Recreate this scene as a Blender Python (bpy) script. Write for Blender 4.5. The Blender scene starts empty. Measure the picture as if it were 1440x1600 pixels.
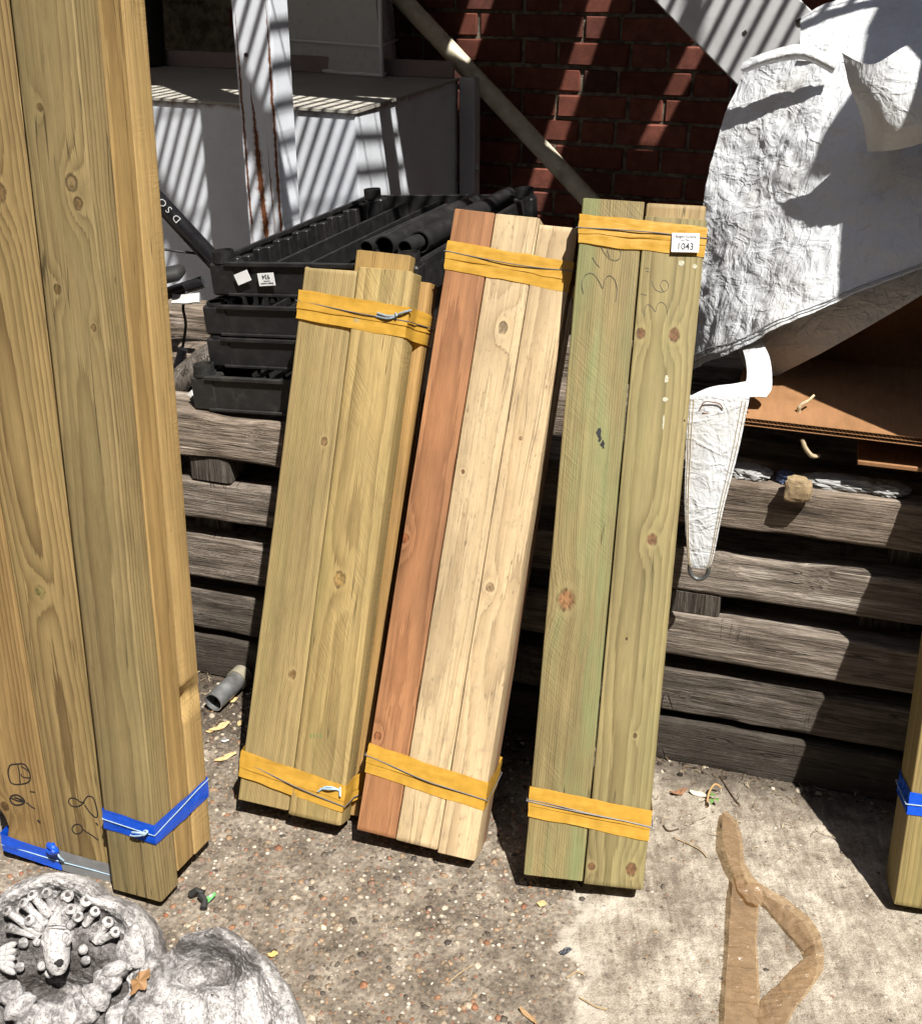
import bpy, bmesh, math, random
import numpy as np
from mathutils import Vector, Matrix

# ------------------------------------------------------------------ camera, sky, sun, exposure
SC = bpy.context.scene
COL = SC.collection
rad = math.radians
CAM_H, PITCH, FPX = 1.39, rad(26.2), 1850.0
cam_d = bpy.data.cameras.new('camera')
cam = bpy.data.objects.new('camera', cam_d)
COL.objects.link(cam)
cam.location = (0, 0, CAM_H)
cam.rotation_euler = (math.pi / 2 - PITCH, 0, 0)
cam_d.sensor_fit = 'HORIZONTAL'
cam_d.sensor_width = 36
cam_d.lens = 36 * FPX / 1440
cam_d.clip_start = 0.02
cam_d.clip_end = 500
SC.camera = cam
SUN = Vector((.235, -.435, .868)).normalized()
world = bpy.data.worlds.new('World')
SC.world = world
world.use_nodes = True
wn = world.node_tree
sky = wn.nodes.new('ShaderNodeTexSky')
sky.sky_type = 'NISHITA'
sky.sun_disc = False
sky.sun_elevation = math.asin(SUN.z)
sky.sun_rotation = math.atan2(SUN.x, SUN.y)
bg = wn.nodes['Background']
bg.inputs['Strength'].default_value = 0.062
wn.links.new(sky.outputs[0], bg.inputs['Color'])
sun_d = bpy.data.lights.new('sun', 'SUN')
sun_d.energy = 5.0
sun_d.angle = rad(.53)
sun_d.color = (1.0, .95, .86)
sun = bpy.data.objects.new('sun', sun_d)
COL.objects.link(sun)
sun.rotation_euler = SUN.to_track_quat('Z', 'Y').to_euler()
sun.location = SUN * 20
SC.view_settings.view_transform = 'Standard'
SC.view_settings.look = 'None'
SC.view_settings.gamma = 1
SC.view_settings.exposure = 0.93
SC.render.engine = 'CYCLES'
SC.cycles.max_bounces = 4
SC.cycles.diffuse_bounces = 2
SC.cycles.glossy_bounces = 2
SC.cycles.transmission_bounces = 4
SC.cycles.use_adaptive_sampling = True
SC.cycles.adaptive_threshold = .03
SC.cycles.transparent_max_bounces = 8

# ------------------------------------------------------------------ geometry helpers
RX = Vector((1, 0, 0)); UPV = Vector((0, math.sin(PITCH), math.cos(PITCH)))
FWD = Vector((0, math.cos(PITCH), -math.sin(PITCH))); CAMP = Vector((0, 0, CAM_H))

def ray(u, v):
    return FWD + RX * ((u - 720) / FPX) + UPV * ((800 - v) / FPX)

def at_z(u, v, z=0.0):
    """point of the place at height z seen at (u, v) of the photograph"""
    d = ray(u, v)
    return CAMP + d * ((z - CAM_H) / d.z)

def at_plane(u, v, p0, n):
    d = ray(u, v)
    return CAMP + d * ((p0 - CAMP).dot(n) / d.dot(n))

def frame(yaw, lean=0, roll=0):
    X = Vector((math.cos(yaw), math.sin(yaw), 0)); Y = Vector((-math.sin(yaw), math.cos(yaw), 0)); Z = Vector((0, 0, 1))
    Z2 = Z * math.cos(lean) + Y * math.sin(lean); Y2 = Y * math.cos(lean) - Z * math.sin(lean)
    return X * math.cos(roll) - Z2 * math.sin(roll), Y2, Z2 * math.cos(roll) + X * math.sin(roll)

def matrix(o, X, Y, Z):
    return Matrix(((X.x, Y.x, Z.x, o.x), (X.y, Y.y, Z.y, o.y), (X.z, Y.z, Z.z, o.z), (0, 0, 0, 1)))

def fmat(o, yaw, lean=0, roll=0):
    return matrix(Vector(o), *frame(yaw, lean, roll))

rng = np.random.RandomState(7)
_T = np.random.RandomState(11).rand(64, 64, 64)

def vn(p):
    """value noise, p (...,3) -> 0..1"""
    p = np.asarray(p, float); i = np.floor(p).astype(int); f = p - i; f = f * f * (3 - 2 * f)
    i0 = i & 63; i1 = (i + 1) & 63
    def L(a, b, c): return _T[a[..., 0], b[..., 1], c[..., 2]]
    x, y, z = f[..., 0], f[..., 1], f[..., 2]
    c00 = L(i0, i0, i0) * (1 - x) + L(i1, i0, i0) * x; c10 = L(i0, i1, i0) * (1 - x) + L(i1, i1, i0) * x
    c01 = L(i0, i0, i1) * (1 - x) + L(i1, i0, i1) * x; c11 = L(i0, i1, i1) * (1 - x) + L(i1, i1, i1) * x
    return (c00 * (1 - y) + c10 * y) * (1 - z) + (c01 * (1 - y) + c11 * y) * z

def fbm(p, octv=4, gain=.5):
    p = np.asarray(p, float); s = 0; a = 1; t = 0
    for k in range(octv):
        s = s + a * vn(p * (2 ** k) + 17.3 * k); t += a; a *= gain
    return s / t - .5

def mesh(name, verts, faces, mat=None, parent=None, mtx=None, smooth=False, mats=None, fmats=None):
    me = bpy.data.meshes.new(name)
    me.from_pydata([tuple(map(float, v)) for v in verts], [], faces)
    if mats:
        for m in mats: me.materials.append(m)
        if fmats: me.polygons.foreach_set('material_index', fmats)
    elif mat: me.materials.append(mat)
    me.update()
    if smooth:
        me.polygons.foreach_set('use_smooth', [True] * len(me.polygons))
        me.set_sharp_from_angle(angle=rad(45))
    return link(name, me, parent, mtx)

def link(name, me, parent=None, mtx=None):
    o = bpy.data.objects.new(name, me)
    COL.objects.link(o)
    if parent: o.parent = parent
    if mtx is not None: o.matrix_local = mtx
    return o

def thing(name, label, cat, mtx=None, group=None):
    o = bpy.data.objects.new(name, None)
    o.empty_display_size = .05
    COL.objects.link(o)
    if mtx is not None: o.matrix_world = mtx
    return tag(o, label, cat, group)

def tag(o, label, cat, group=None):
    o['label'] = label; o['category'] = cat
    if group: o['group'] = group
    return o

def stuff(o, label=None):
    o['kind'] = 'stuff'
    if label: o['label'] = label
    return o

class MB:
    """collects shapes for one mesh object"""
    def __init__(s): s.v = []; s.f = []; s.m = []; s.mi = 0
    def add(s, v, f):
        n = len(s.v); s.v += [tuple(map(float, a)) for a in v]; s.f += [tuple(int(i) + n for i in a) for a in f]; s.m += [s.mi] * len(f); return s
    def box(s, x0, x1, y0, y1, z0, z1, b=0.0, M=None):
        v, f = box_vf(x0, x1, y0, y1, z0, z1, b)
        if M is not None: v = [M @ Vector(a) for a in v]
        return s.add(v, f)
    def tube(s, pts, r, seg=10, cap=True): return s.add(*tube_vf(pts, r, seg, cap))
    def grid(s, P, closed=False): return s.add(*grid_vf(P, closed))
    def build(s, name, mat, parent=None, mtx=None, smooth=False, mats=None):
        return mesh(name, s.v, s.f, mat, parent, mtx, smooth, mats, s.m if mats else None)

def box_vf(x0, x1, y0, y1, z0, z1, b=0.0):
    if b <= 0:
        v = [(x, y, z) for z in (z0, z1) for y in (y0, y1) for x in (x0, x1)]
        return v, [(0, 2, 3, 1), (4, 5, 7, 6), (0, 1, 5, 4), (2, 6, 7, 3), (0, 4, 6, 2), (1, 3, 7, 5)]
    c = ((x0 + x1) / 2, (y0 + y1) / 2, (z0 + z1) / 2); h = ((x1 - x0) / 2, (y1 - y0) / 2, (z1 - z0) / 2)
    v = []; idx = {}
    for sx in (-1, 1):
        for sy in (-1, 1):
            for sz in (-1, 1):
                for k in range(3):
                    q = [sx * (h[0] - b), sy * (h[1] - b), sz * (h[2] - b)]
                    q[k] = (sx, sy, sz)[k] * h[k]
                    idx[(sx, sy, sz, k)] = len(v); v.append(tuple(c[j] + q[j] for j in range(3)))
    f = []
    S = (-1, 1)
    for k in range(3):
        a, d = [j for j in range(3) if j != k]
        for s in S:
            loop = []
            for (p, q) in ((-1, -1), (1, -1), (1, 1), (-1, 1)):
                t = [0, 0, 0]; t[k] = s; t[a] = p; t[d] = q; loop.append(idx[(*t, k)])
            f.append(loop)
    for k in range(3):      # edges parallel to axis k
        a, d = [j for j in range(3) if j != k]
        for p in S:
            for q in S:
                t0 = [0, 0, 0]; t0[a] = p; t0[d] = q; t1 = list(t0); t0[k] = -1; t1[k] = 1
                f.append([idx[(*t0, a)], idx[(*t1, a)], idx[(*t1, d)], idx[(*t0, d)]])
    for sx in S:
        for sy in S:
            for sz in S: f.append([idx[(sx, sy, sz, k)] for k in range(3)])
    cc = Vector(c); out = []
    for l in f:
        P = [Vector(v[i]) for i in l]
        n = (P[1] - P[0]).cross(P[2] - P[0]); m = sum(P, Vector()) / len(P) - cc
        out.append(tuple(l) if n.dot(m) > 0 else tuple(reversed(l)))
    return v, out

def tube_vf(pts, r, seg=10, cap=True):
    pts = [Vector(p) for p in pts]; n = len(pts)
    rr = r if hasattr(r, '__len__') else [r] * n
    T = [(pts[min(i + 1, n - 1)] - pts[max(i - 1, 0)]).normalized() for i in range(n)]
    a = Vector((0, 0, 1)) if abs(T[0].z) < .9 else Vector((1, 0, 0))
    N = T[0].cross(a).normalized(); v = []; f = []
    for i in range(n):
        N = (N - T[i] * N.dot(T[i])).normalized(); B = T[i].cross(N)
        for k in range(seg):
            t = 2 * math.pi * k / seg
            v.append(pts[i] + (N * math.cos(t) + B * math.sin(t)) * rr[i])
    for i in range(n - 1):
        for k in range(seg):
            k2 = (k + 1) % seg
            f.append((i * seg + k, i * seg + k2, (i + 1) * seg + k2, (i + 1) * seg + k))
    if cap:
        f.append(tuple(reversed(range(seg)))); f.append(tuple(range((n - 1) * seg, n * seg)))
    return v, f

def pipe_vf(p0, p1, ro, ri, seg=24):
    """hollow pipe with open ends"""
    p0 = Vector(p0); p1 = Vector(p1); T = (p1 - p0).normalized()
    a = Vector((0, 0, 1)) if abs(T.z) < .9 else Vector((1, 0, 0)); N = T.cross(a).normalized(); B = T.cross(N)
    v = []; rings = [(p0, ro), (p1, ro), (p1, ri), (p0, ri)]
    for p, r in rings:
        for k in range(seg):
            t = 2 * math.pi * k / seg; v.append(p + (N * math.cos(t) + B * math.sin(t)) * r)
    f = []
    for i in range(4):
        j = (i + 1) % 4
        for k in range(seg):
            k2 = (k + 1) % seg; f.append((i * seg + k, i * seg + k2, j * seg + k2, j * seg + k))
    return v, f

def grid_vf(P, closed=False):
    P = np.asarray(P, float); a, b = P.shape[:2]; v = P.reshape(-1, 3).tolist(); f = []
    bb = b if closed else b - 1
    for i in range(a - 1):
        for j in range(bb):
            j2 = (j + 1) % b; f.append((i * b + j, i * b + j2, (i + 1) * b + j2, (i + 1) * b + j))
    return v, f

def smooth_path(pts, n=8):
    P = [Vector(p) for p in pts]; out = []
    for i in range(len(P) - 1):
        p0 = P[max(i - 1, 0)]; p1 = P[i]; p2 = P[i + 1]; p3 = P[min(i + 2, len(P) - 1)]
        for k in range(n):
            t = k / n
            out.append(.5 * ((2 * p1) + (p2 - p0) * t + (2 * p0 - 5 * p1 + 4 * p2 - p3) * t * t + (3 * p1 - p0 - 3 * p2 + p3) * t ** 3))
    return out + [P[-1]]

def patch(ctrl, nu, nv, sharp=False):
    """bicubic (Catmull-Rom) patch through a grid of control points"""
    C = np.array([[list(p) for p in row] for row in ctrl], float)
    def interp(A, n):
        m = len(A); t = np.linspace(0, m - 1, n); i = np.minimum(t.astype(int), m - 2); f = (t - i).reshape((-1,) + (1,) * (A.ndim - 1))
        g = lambda k: A[np.clip(i + k, 0, m - 1)]
        p0, p1, p2, p3 = g(-1), g(0), g(1), g(2)
        if sharp: return p1 * (1 - f) + p2 * f
        return .5 * (2 * p1 + (p2 - p0) * f + (2 * p0 - 5 * p1 + 4 * p2 - p3) * f ** 2 + (3 * p1 - p0 - 3 * p2 + p3) * f ** 3)
    A = interp(C, nu); return interp(A.transpose(1, 0, 2), nv).transpose(1, 0, 2)

def normals(P):
    du = np.gradient(P, axis=0); dv = np.gradient(P, axis=1); n = np.cross(du, dv)
    return n / (np.linalg.norm(n, axis=-1, keepdims=True) + 1e-12)

def thick(P, t):
    """closed sheet of thickness t from a grid"""
    n = normals(P); a, b = P.shape[:2]; Q = P + n * t
    v1, f1 = grid_vf(P); v2, f2 = grid_vf(Q); N = len(v1)
    f = f1 + [tuple(reversed([i + N for i in q])) for q in f2]
    ring = [(0, j) for j in range(b)] + [(i, b - 1) for i in range(1, a)] + [(a - 1, j) for j in range(b - 2, -1, -1)] + [(i, 0) for i in range(a - 2, 0, -1)]
    R = [i * b + j for i, j in ring]
    for k in range(len(R)):
        p, q = R[k], R[(k + 1) % len(R)]; f.append((q, p, p + N, q + N))
    return v1 + v2, f

def text_mesh(name, body, size, mat, parent, mtx, align='CENTER', bold=0.0, sx=1.0):
    c = bpy.data.curves.new(name, 'FONT'); c.body = body; c.size = size; c.align_x = align; c.align_y = 'CENTER'; c.offset = bold; c.resolution_u = 3
    t = bpy.data.objects.new(name, c); COL.objects.link(t)
    bpy.context.view_layer.update()
    me = bpy.data.meshes.new_from_object(t.evaluated_get(bpy.context.evaluated_depsgraph_get()))
    bpy.data.objects.remove(t); bpy.data.curves.remove(c)
    me.materials.clear(); me.materials.append(mat)
    if sx != 1: me.transform(Matrix.Diagonal((sx, 1, 1, 1)))
    return link(name, me, parent, mtx)

# ------------------------------------------------------------------ material helpers
class G:
    def __init__(s, name):
        s.mat = bpy.data.materials.new(name); s.mat.use_nodes = True; s.nt = s.mat.node_tree
        s.bsdf = s.nt.nodes['Principled BSDF']; s.out = s.nt.nodes['Material Output']
        s.tc = None
    def node(s, t): return s.nt.nodes.new(t)
    def put(s, sock, v):
        if v is None: return
        if isinstance(v, bpy.types.NodeSocket): s.nt.links.new(v, sock)
        elif isinstance(v, (tuple, list)) and len(v) == 3 and sock.type == 'RGBA': sock.default_value = (*v, 1)
        else: sock.default_value = v
    def obj(s):
        if s.tc is None: s.tc = s.node('ShaderNodeTexCoord')
        return s.tc.outputs['Object']
    def pos(s): return s.node('ShaderNodeNewGeometry').outputs['Position']
    def island(s): return s.node('ShaderNodeNewGeometry').outputs['Random Per Island']
    def rnd(s): return s.node('ShaderNodeObjectInfo').outputs['Random']
    def m(s, op, a, b=None, c=None, clamp=False):
        n = s.node('ShaderNodeMath'); n.operation = op; n.use_clamp = clamp
        for i, v in enumerate((a, b, c)): s.put(n.inputs[i], v)
        return n.outputs[0]
    def sep(s, v):
        n = s.node('ShaderNodeSeparateXYZ'); s.put(n.inputs[0], v); return n.outputs
    def comb(s, x, y, z):
        n = s.node('ShaderNodeCombineXYZ')
        for i, v in enumerate((x, y, z)): s.put(n.inputs[i], v)
        return n.outputs[0]
    def map(s, v, scale=(1, 1, 1), loc=(0, 0, 0), rot=(0, 0, 0)):
        n = s.node('ShaderNodeMapping'); s.put(n.inputs[0], v)
        n.inputs['Scale'].default_value = scale; n.inputs['Location'].default_value = loc; n.inputs['Rotation'].default_value = rot
        return n.outputs[0]
    def noise(s, v, scale=1.0, detail=3.0, rough=.5, dist=0.0, out=0):
        n = s.node('ShaderNodeTexNoise'); s.put(n.inputs['Vector'], v)
        n.inputs['Scale'].default_value = scale; n.inputs['Detail'].default_value = detail; n.inputs['Roughness'].default_value = rough; n.inputs['Distortion'].default_value = dist
        return n.outputs[out]
    def vor(s, v, scale=1.0, feat='F1', out='Distance', rnd=1.0):
        n = s.node('ShaderNodeTexVoronoi'); n.feature = feat; s.put(n.inputs['Vector'], v); n.inputs['Scale'].default_value = scale; n.inputs['Randomness'].default_value = rnd
        return n.outputs[out]
    def ss(s, v, a, b, lo=0.0, hi=1.0):
        n = s.node('ShaderNodeMapRange'); n.interpolation_type = 'SMOOTHSTEP'; s.put(n.inputs[0], v)
        for i, q in enumerate((a, b, lo, hi)): s.put(n.inputs[1 + i], q)
        return n.outputs[0]
    def lin(s, v, a, b, lo=0.0, hi=1.0):
        n = s.node('ShaderNodeMapRange'); s.put(n.inputs[0], v)
        for i, q in enumerate((a, b, lo, hi)): s.put(n.inputs[1 + i], q)
        return n.outputs[0]
    def mix(s, f, a, b, mode='MIX'):
        n = s.node('ShaderNodeMix'); n.data_type = 'RGBA'; n.blend_type = mode
        s.put(n.inputs[0], f); s.put(n.inputs[6], a); s.put(n.inputs[7], b)
        return n.outputs[2]
    def ramp(s, v, stops):
        n = s.node('ShaderNodeValToRGB'); s.put(n.inputs[0], v); e = n.color_ramp.elements
        e[0].position, e[0].color = stops[0][0], (*stops[0][1], 1); e[1].position, e[1].color = stops[-1][0], (*stops[-1][1], 1)
        for p, c in stops[1:-1]:
            q = e.new(p); q.color = (*c, 1)
        return n.outputs[0]
    def bump(s, h, strength=.3, dist=.001, normal=None):
        n = s.node('ShaderNodeBump'); s.put(n.inputs['Height'], h); n.inputs['Strength'].default_value = strength; n.inputs['Distance'].default_value = dist
        if normal is not None: s.put(n.inputs['Normal'], normal)
        return n.outputs[0]
    def done(s, col=None, rough=.6, normal=None, metal=0, spec=.5, **kw):
        s.put(s.bsdf.inputs['Base Color'], col); s.put(s.bsdf.inputs['Roughness'], rough); s.put(s.bsdf.inputs['Metallic'], metal)
        s.bsdf.inputs['Specular IOR Level'].default_value = spec
        if normal is not None: s.put(s.bsdf.inputs['Normal'], normal)
        for k, v in kw.items(): s.put(s.bsdf.inputs[k], v)
        return s.mat

def wood(name, early, late, period=.0045, pith=(.05, .08), tilt=0.0, knots=(), amp=.7, seed=0, wob=.008, green=0.0, greencol=(.10, .14, .05),
         dirt=.25, saw=0.0, fib=.22, rough=.62, bump=.35, dirtcol=None, sawdir=.9, blot=.25, speck=0.0, scuff=.25, dirtscale=(34, 34, 13), crack=.75):
    """sawn softwood: growth rings round a pith line, knots that bend them, fibres, stains.
    Local axes of a board: x width, y thickness, z length."""
    def ds(c, k=.04):
        l = .3 * c[0] + .59 * c[1] + .11 * c[2]; return tuple(max(.002, (a + (l - a) * k) * .88) for a in c)
    early, late = ds(early), ds(late)
    g = G(name); P = g.obj(); x, y, z = g.sep(P)
    off = (seed * 1.37, seed * 2.11, seed * .71)
    w1 = g.noise(g.map(P, (5, 5, 1.6), off), 1, 2, .5, 0, 1)
    wx, wy, wz = g.sep(w1)
    w2 = g.m('SUBTRACT', g.noise(g.map(P, (14, 14, 3.2), off), 1, 2), .5)
    rx = g.m('ADD', g.m('SUBTRACT', x, pith[0]), g.m('MULTIPLY', g.m('SUBTRACT', wx, .5), wob * 3))
    ry = g.m('ADD', g.m('ADD', g.m('SUBTRACT', y, pith[1]), g.m('MULTIPLY', z, tilt)), g.m('MULTIPLY', g.m('SUBTRACT', wy, .5), wob * 5))
    r = g.m('SQRT', g.m('ADD', g.m('MULTIPLY', rx, rx), g.m('MULTIPLY', ry, ry)))
    r = g.m('ADD', r, g.m('MULTIPLY', w2, wob * .8))
    cores = []
    for (kx, kz, kr, *kc) in knots:
        dx = g.m('SUBTRACT', x, kx); dz = g.m('MULTIPLY', g.m('SUBTRACT', z, kz), .5)
        d2 = g.m('ADD', g.m('MULTIPLY', dx, dx), g.m('MULTIPLY', dz, dz))
        s1 = kr * 1.9
        gs = g.m('POWER', 2.718, g.m('MULTIPLY', d2, -1 / (s1 * s1)))
        r = g.m('ADD', r, g.m('MULTIPLY', gs, kr * .95))
        dz2 = g.m('MULTIPLY', g.m('SUBTRACT', z, kz), .78)
        dd = g.m('SQRT', g.m('ADD', g.m('MULTIPLY', dx, dx), g.m('MULTIPLY', dz2, dz2)))
        dd = g.m('ADD', dd, g.m('MULTIPLY', w2, kr * .5))
        cores.append((dd, kr, kc[0] if kc else (.16, .06, .025)))
    fine = g.noise(g.map(P, (420, 420, 11), off), 1, 4, .7)
    pore = g.noise(g.map(P, (900, 900, 40), off), 1, 2, .7)
    r = g.m('ADD', r, g.m('MULTIPLY', g.m('SUBTRACT', fine, .5), period * .75))
    t = g.m('FRACT', g.m('DIVIDE', r, period))
    prof = g.m('MULTIPLY', g.m('POWER', t, 1.9), g.ss(t, 1.0, .88))
    vary = g.noise(g.m('DIVIDE', r, period * 3.1), 1, 1)
    n0 = vary.node; n0.noise_dimensions = '1D'; g.put(n0.inputs['W'], g.m('DIVIDE', r, period * 3.1))
    prof = g.m('MULTIPLY', prof, g.lin(vary, .25, .75, .45, 1.5))
    streak = g.noise(g.map(P, (120, 120, 2.4), off), 1, 3, .6)
    col = g.mix(g.m('MULTIPLY', prof, amp, clamp=True), early, tuple(c * .78 for c in late))
    br = g.m('ADD', g.m('MULTIPLY', g.m('SUBTRACT', fine, .5), fib * 3.6), g.m('MULTIPLY', g.m('SUBTRACT', streak, .5), fib * 2.8))
    br = g.m('ADD', br, g.m('MULTIPLY', g.m('SUBTRACT', pore, .5), fib * 2.4))
    col = g.mix(1.0, col, g.comb_grey(g.m('ADD', br, 1.0)), 'MULTIPLY')
    big = g.noise(g.map(P, (9, 9, 2.5), off), 1, 4, .6)
    tone = g.lin(big, .3, .7, 1 - blot, 1 + blot * .7)
    col = g.mix(1.0, col, g.comb_grey(tone), 'MULTIPLY')
    if green:
        gm = g.ss(g.noise(g.map(P, (16, 16, 2.2), (seed * 3.3, seed, 4)), 1, 3, .6), .42, .72)
        col = g.mix(g.m('MULTIPLY', gm, green), col, greencol)
    if saw:
        ang = math.atan(1 / sawdir) if sawdir else 0
        sv = g.map(g.map(P, (1, 1, 1), off, (0, ang, 0)), (26, 26, 330))
        sw = g.m('MULTIPLY', g.lin(g.noise(sv, 1, 2, .6), .3, .7, -1, 1), g.ss(g.noise(g.map(P, (18, 18, 7), (seed, 0, 3)), 1, 2), .40, .62))
        col = g.mix(1.0, col, g.comb_grey(g.m('ADD', 1.0, g.m('MULTIPLY', sw, saw * .1))), 'MULTIPLY')
    if dirt:
        dm = g.ss(g.noise(g.map(P, dirtscale, (seed * .7, 3, 1)), 1, 5, .68), .50, .74)
        col = g.mix(g.m('MULTIPLY', dm, dirt), col, dirtcol or tuple(c * .34 for c in early))
    ckn = g.m('ABSOLUTE', g.m('SUBTRACT', g.noise(g.map(P, (42, 42, .9), (seed * 2.3, 1, 6)), 1, 2, .6), .5))
    ckm = g.m('MULTIPLY', g.ss(ckn, .007, .001), g.ss(g.noise(g.map(P, (11, 11, 4.5), (seed, 8, 1)), 1, 2), .52, .60))
    col = g.mix(g.m('MULTIPLY', ckm, crack), col, tuple(c * .16 for c in early))
    if speck:
        sp = g.ss(g.noise(g.map(P, (230, 230, 70), (seed, 1, 7)), 1, 2, .5), .60, .70)
        spm = g.m('MULTIPLY', sp, g.ss(g.noise(g.map(P, (24, 24, 12), (seed, 5, 2)), 1, 3), .40, .62))
        col = g.mix(g.m('MULTIPLY', spm, speck), col, tuple(c * .2 for c in early))
    if scuff:
        sc = g.ss(g.noise(g.map(P, (210, 210, 46), (seed * 1.9, 2, 2)), 1, 3, .7), .70, .78)
        col = g.mix(g.m('MULTIPLY', sc, scuff), col, (.62, .52, .36))
    kb = None
    kn1 = g.noise(g.map(P, (170, 170, 130), off), 1, 4, .65) if cores else None
    for dd, kr, kc in cores:
        dn = g.m('ADD', dd, g.m('MULTIPLY', g.m('SUBTRACT', kn1, .5), kr * .55))
        mk = g.ss(dn, kr * .86, kr * .56)
        kcol = g.mix(g.ss(kn1, .35, .62), tuple(c * .38 for c in kc), kc)
        halo = g.m('MULTIPLY', g.ss(dn, kr * 1.7, kr * .9), .35)
        col = g.mix(halo, col, tuple(min(1, c * 1.22) for c in early))
        col = g.mix(g.m('MULTIPLY', mk, .9), col, kcol)
        rim = g.m('MULTIPLY', g.m('MULTIPLY', g.ss(dn, kr * .55, kr * .72), g.ss(dn, kr * .98, kr * .78)), g.ss(streak, .38, .6))
        col = g.mix(g.m('MULTIPLY', rim, .8), col, tuple(c * .22 for c in kc))
        kb = mk if kb is None else g.m('MAXIMUM', kb, mk)
    h = g.m('ADD', g.m('MULTIPLY', prof, -.35), g.m('ADD', g.m('MULTIPLY', fine, .55), g.m('MULTIPLY', streak, .5)))
    if saw: h = g.m('ADD', h, g.m('MULTIPLY', sw, .25 * saw))
    h = g.m('SUBTRACT', h, g.m('MULTIPLY', ckm, .9))
    if kb is not None: h = g.m('ADD', h, g.m('MULTIPLY', kb, -.4))
    rg = g.lin(fine, .3, .7, rough - .08, rough + .12)
    return g.done(col, rg, g.bump(h, bump, .0022), spec=.35)

def _grey(g, v):
    n = g.node('ShaderNodeCombineColor')
    for i in range(3): g.put(n.inputs[i], v)
    return n.outputs[0]
G.comb_grey = _grey

def plain(name, col, rough=.5, var=.15, scale=40, bump=.0, bdist=.001, metal=0, spec=.5, dirt=0.0, dirtcol=(.05, .04, .03), dscale=12, **kw):
    g = G(name); P = g.obj(); n = g.noise(P, scale, 4, .6)
    c = g.mix(1.0, col, g.comb_grey(g.lin(n, .25, .75, 1 - var, 1 + var)), 'MULTIPLY')
    if dirt:
        dm = g.ss(g.noise(P, dscale, 5, .65), .5, .72); c = g.mix(g.m('MULTIPLY', dm, dirt), c, dirtcol)
    nn = g.bump(n, bump, bdist) if bump else None
    return g.done(c, g.lin(n, .3, .7, max(rough - .1, 0), min(rough + .1, 1)), nn, metal, spec, **kw)

# ------------------------------------------------------------------ setting: ground
SG0 = at_z(310, 1050); SG1 = at_z(1370, 1250)
SDIR = (SG1 - SG0).normalized(); SN = Vector((SDIR.y, -SDIR.x, 0))       # along the timber stack, and its outward normal
SYAW = math.atan2(SDIR.y, SDIR.x)

def at_stack(u, v, off=0.0):
    """point on the vertical plane `off` metres behind the front of the timber stack"""
    return at_plane(u, v, SG0 - SN * off, SN)

def slab_edge(x, y):
    p = np.stack([x * 9, y * 9, np.zeros_like(x)], -1)
    return x - (.15 + .28 * fbm(p, 4) + .02 * np.sin(y * 14))

def ground_h(x, y):
    x = np.asarray(x, float); y = np.asarray(y, float); z0 = np.zeros_like(x)
    h = .006 * fbm(np.stack([x * 3, y * 3, z0], -1), 3) + .0026 * fbm(np.stack([x * 45, y * 45, z0 + 3], -1), 3) + .0022 * fbm(np.stack([x * 120, y * 120, z0 + 8], -1), 2)
    e = slab_edge(x, y)
    return h + .0035 / (1 + np.exp(-e * 160)) - .0035

gx = np.concatenate([[-40, -20, -9, -4, -2.2, -1.4], np.linspace(-1.0, 1.15, 480), [1.5, 2.4, 4, 9, 20, 40]])
gy = np.concatenate([[-40, -15, -5, -1.5, .2, .7], np.linspace(1.0, 2.2, 300), [2.5, 3.2, 4.5, 9, 20, 40]])
GX, GY = np.meshgrid(gx, gy, indexing='xy')
GZ = ground_h(GX, GY)
gf = G('exposed aggregate concrete'); P = gf.obj(); px, py, pz = gf.sep(P)
# base cement matrix
n1 = gf.noise(P, 14, 5, .65); n2 = gf.noise(P, 130, 4, .6); n3 = gf.noise(P, 420, 2, .6)
agg = gf.ramp(n1, [(.3, (.088, .072, .056)), (.5, (.155, .13, .103)), (.72, (.29, .25, .205))])
agg = gf.mix(1.0, agg, gf.comb_grey(gf.lin(n2, .3, .7, .5, 1.5)), 'MULTIPLY')
vd = gf.vor(P, 120, 'F1', 'Distance'); vc = gf.vor(P, 120, 'F1', 'Color')
st = gf.ramp(gf.sep(vc)[0], [(0, (.05, .042, .036)), (.3, (.15, .115, .085)), (.5, (.24, .17, .11)), (.62, (.20, .085, .045)), (.75, (.30, .27, .23)), (1, (.55, .50, .43))])
stm = gf.m('MULTIPLY', gf.ss(gf.m('ADD', vd, gf.m('MULTIPLY', gf.m('SUBTRACT', n3, .5), .5)), .42, .3), gf.ss(gf.sep(vc)[1], .4, .55))
agg = gf.mix(gf.m('MULTIPLY', stm, .85), agg, st)
# pale laitance skin of the slab on the right
sv = gf.map(P, (75, 11, 1), (2, 5, 0)); b1 = gf.noise(sv, 1, 5, .7, .4); b2 = gf.noise(P, 10, 5, .65); b3 = gf.noise(P, 55, 4, .7)
bw = gf.m('ADD', gf.m('MULTIPLY', b1, .5), gf.m('ADD', gf.m('MULTIPLY', b2, .85), gf.m('MULTIPLY', b3, .55)))
pale = gf.ramp(gf.lin(bw, .62, 1.28, 0, 1), [(0, (.085, .07, .055)), (.32, (.17, .142, .112)), (.55, (.28, .245, .20)), (.8, (.42, .375, .315)), (1, (.56, .51, .44))])
pale = gf.mix(1.0, pale, gf.comb_grey(gf.lin(n3, .3, .7, .7, 1.3)), 'MULTIPLY')
pale = gf.mix(gf.m('MULTIPLY', stm, gf.ss(b3, .52, .36)), pale, st)
eb = gf.m('SUBTRACT', px, gf.m('ADD', .075, gf.m('ADD', gf.m('MULTIPLY', gf.m('SUBTRACT', gf.noise(P, 8, 6, .65), .3), .38), gf.m('MULTIPLY', gf.noise(P, 70, 3, .6), .03))))
slab = gf.ss(eb, -.03, .03)
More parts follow.
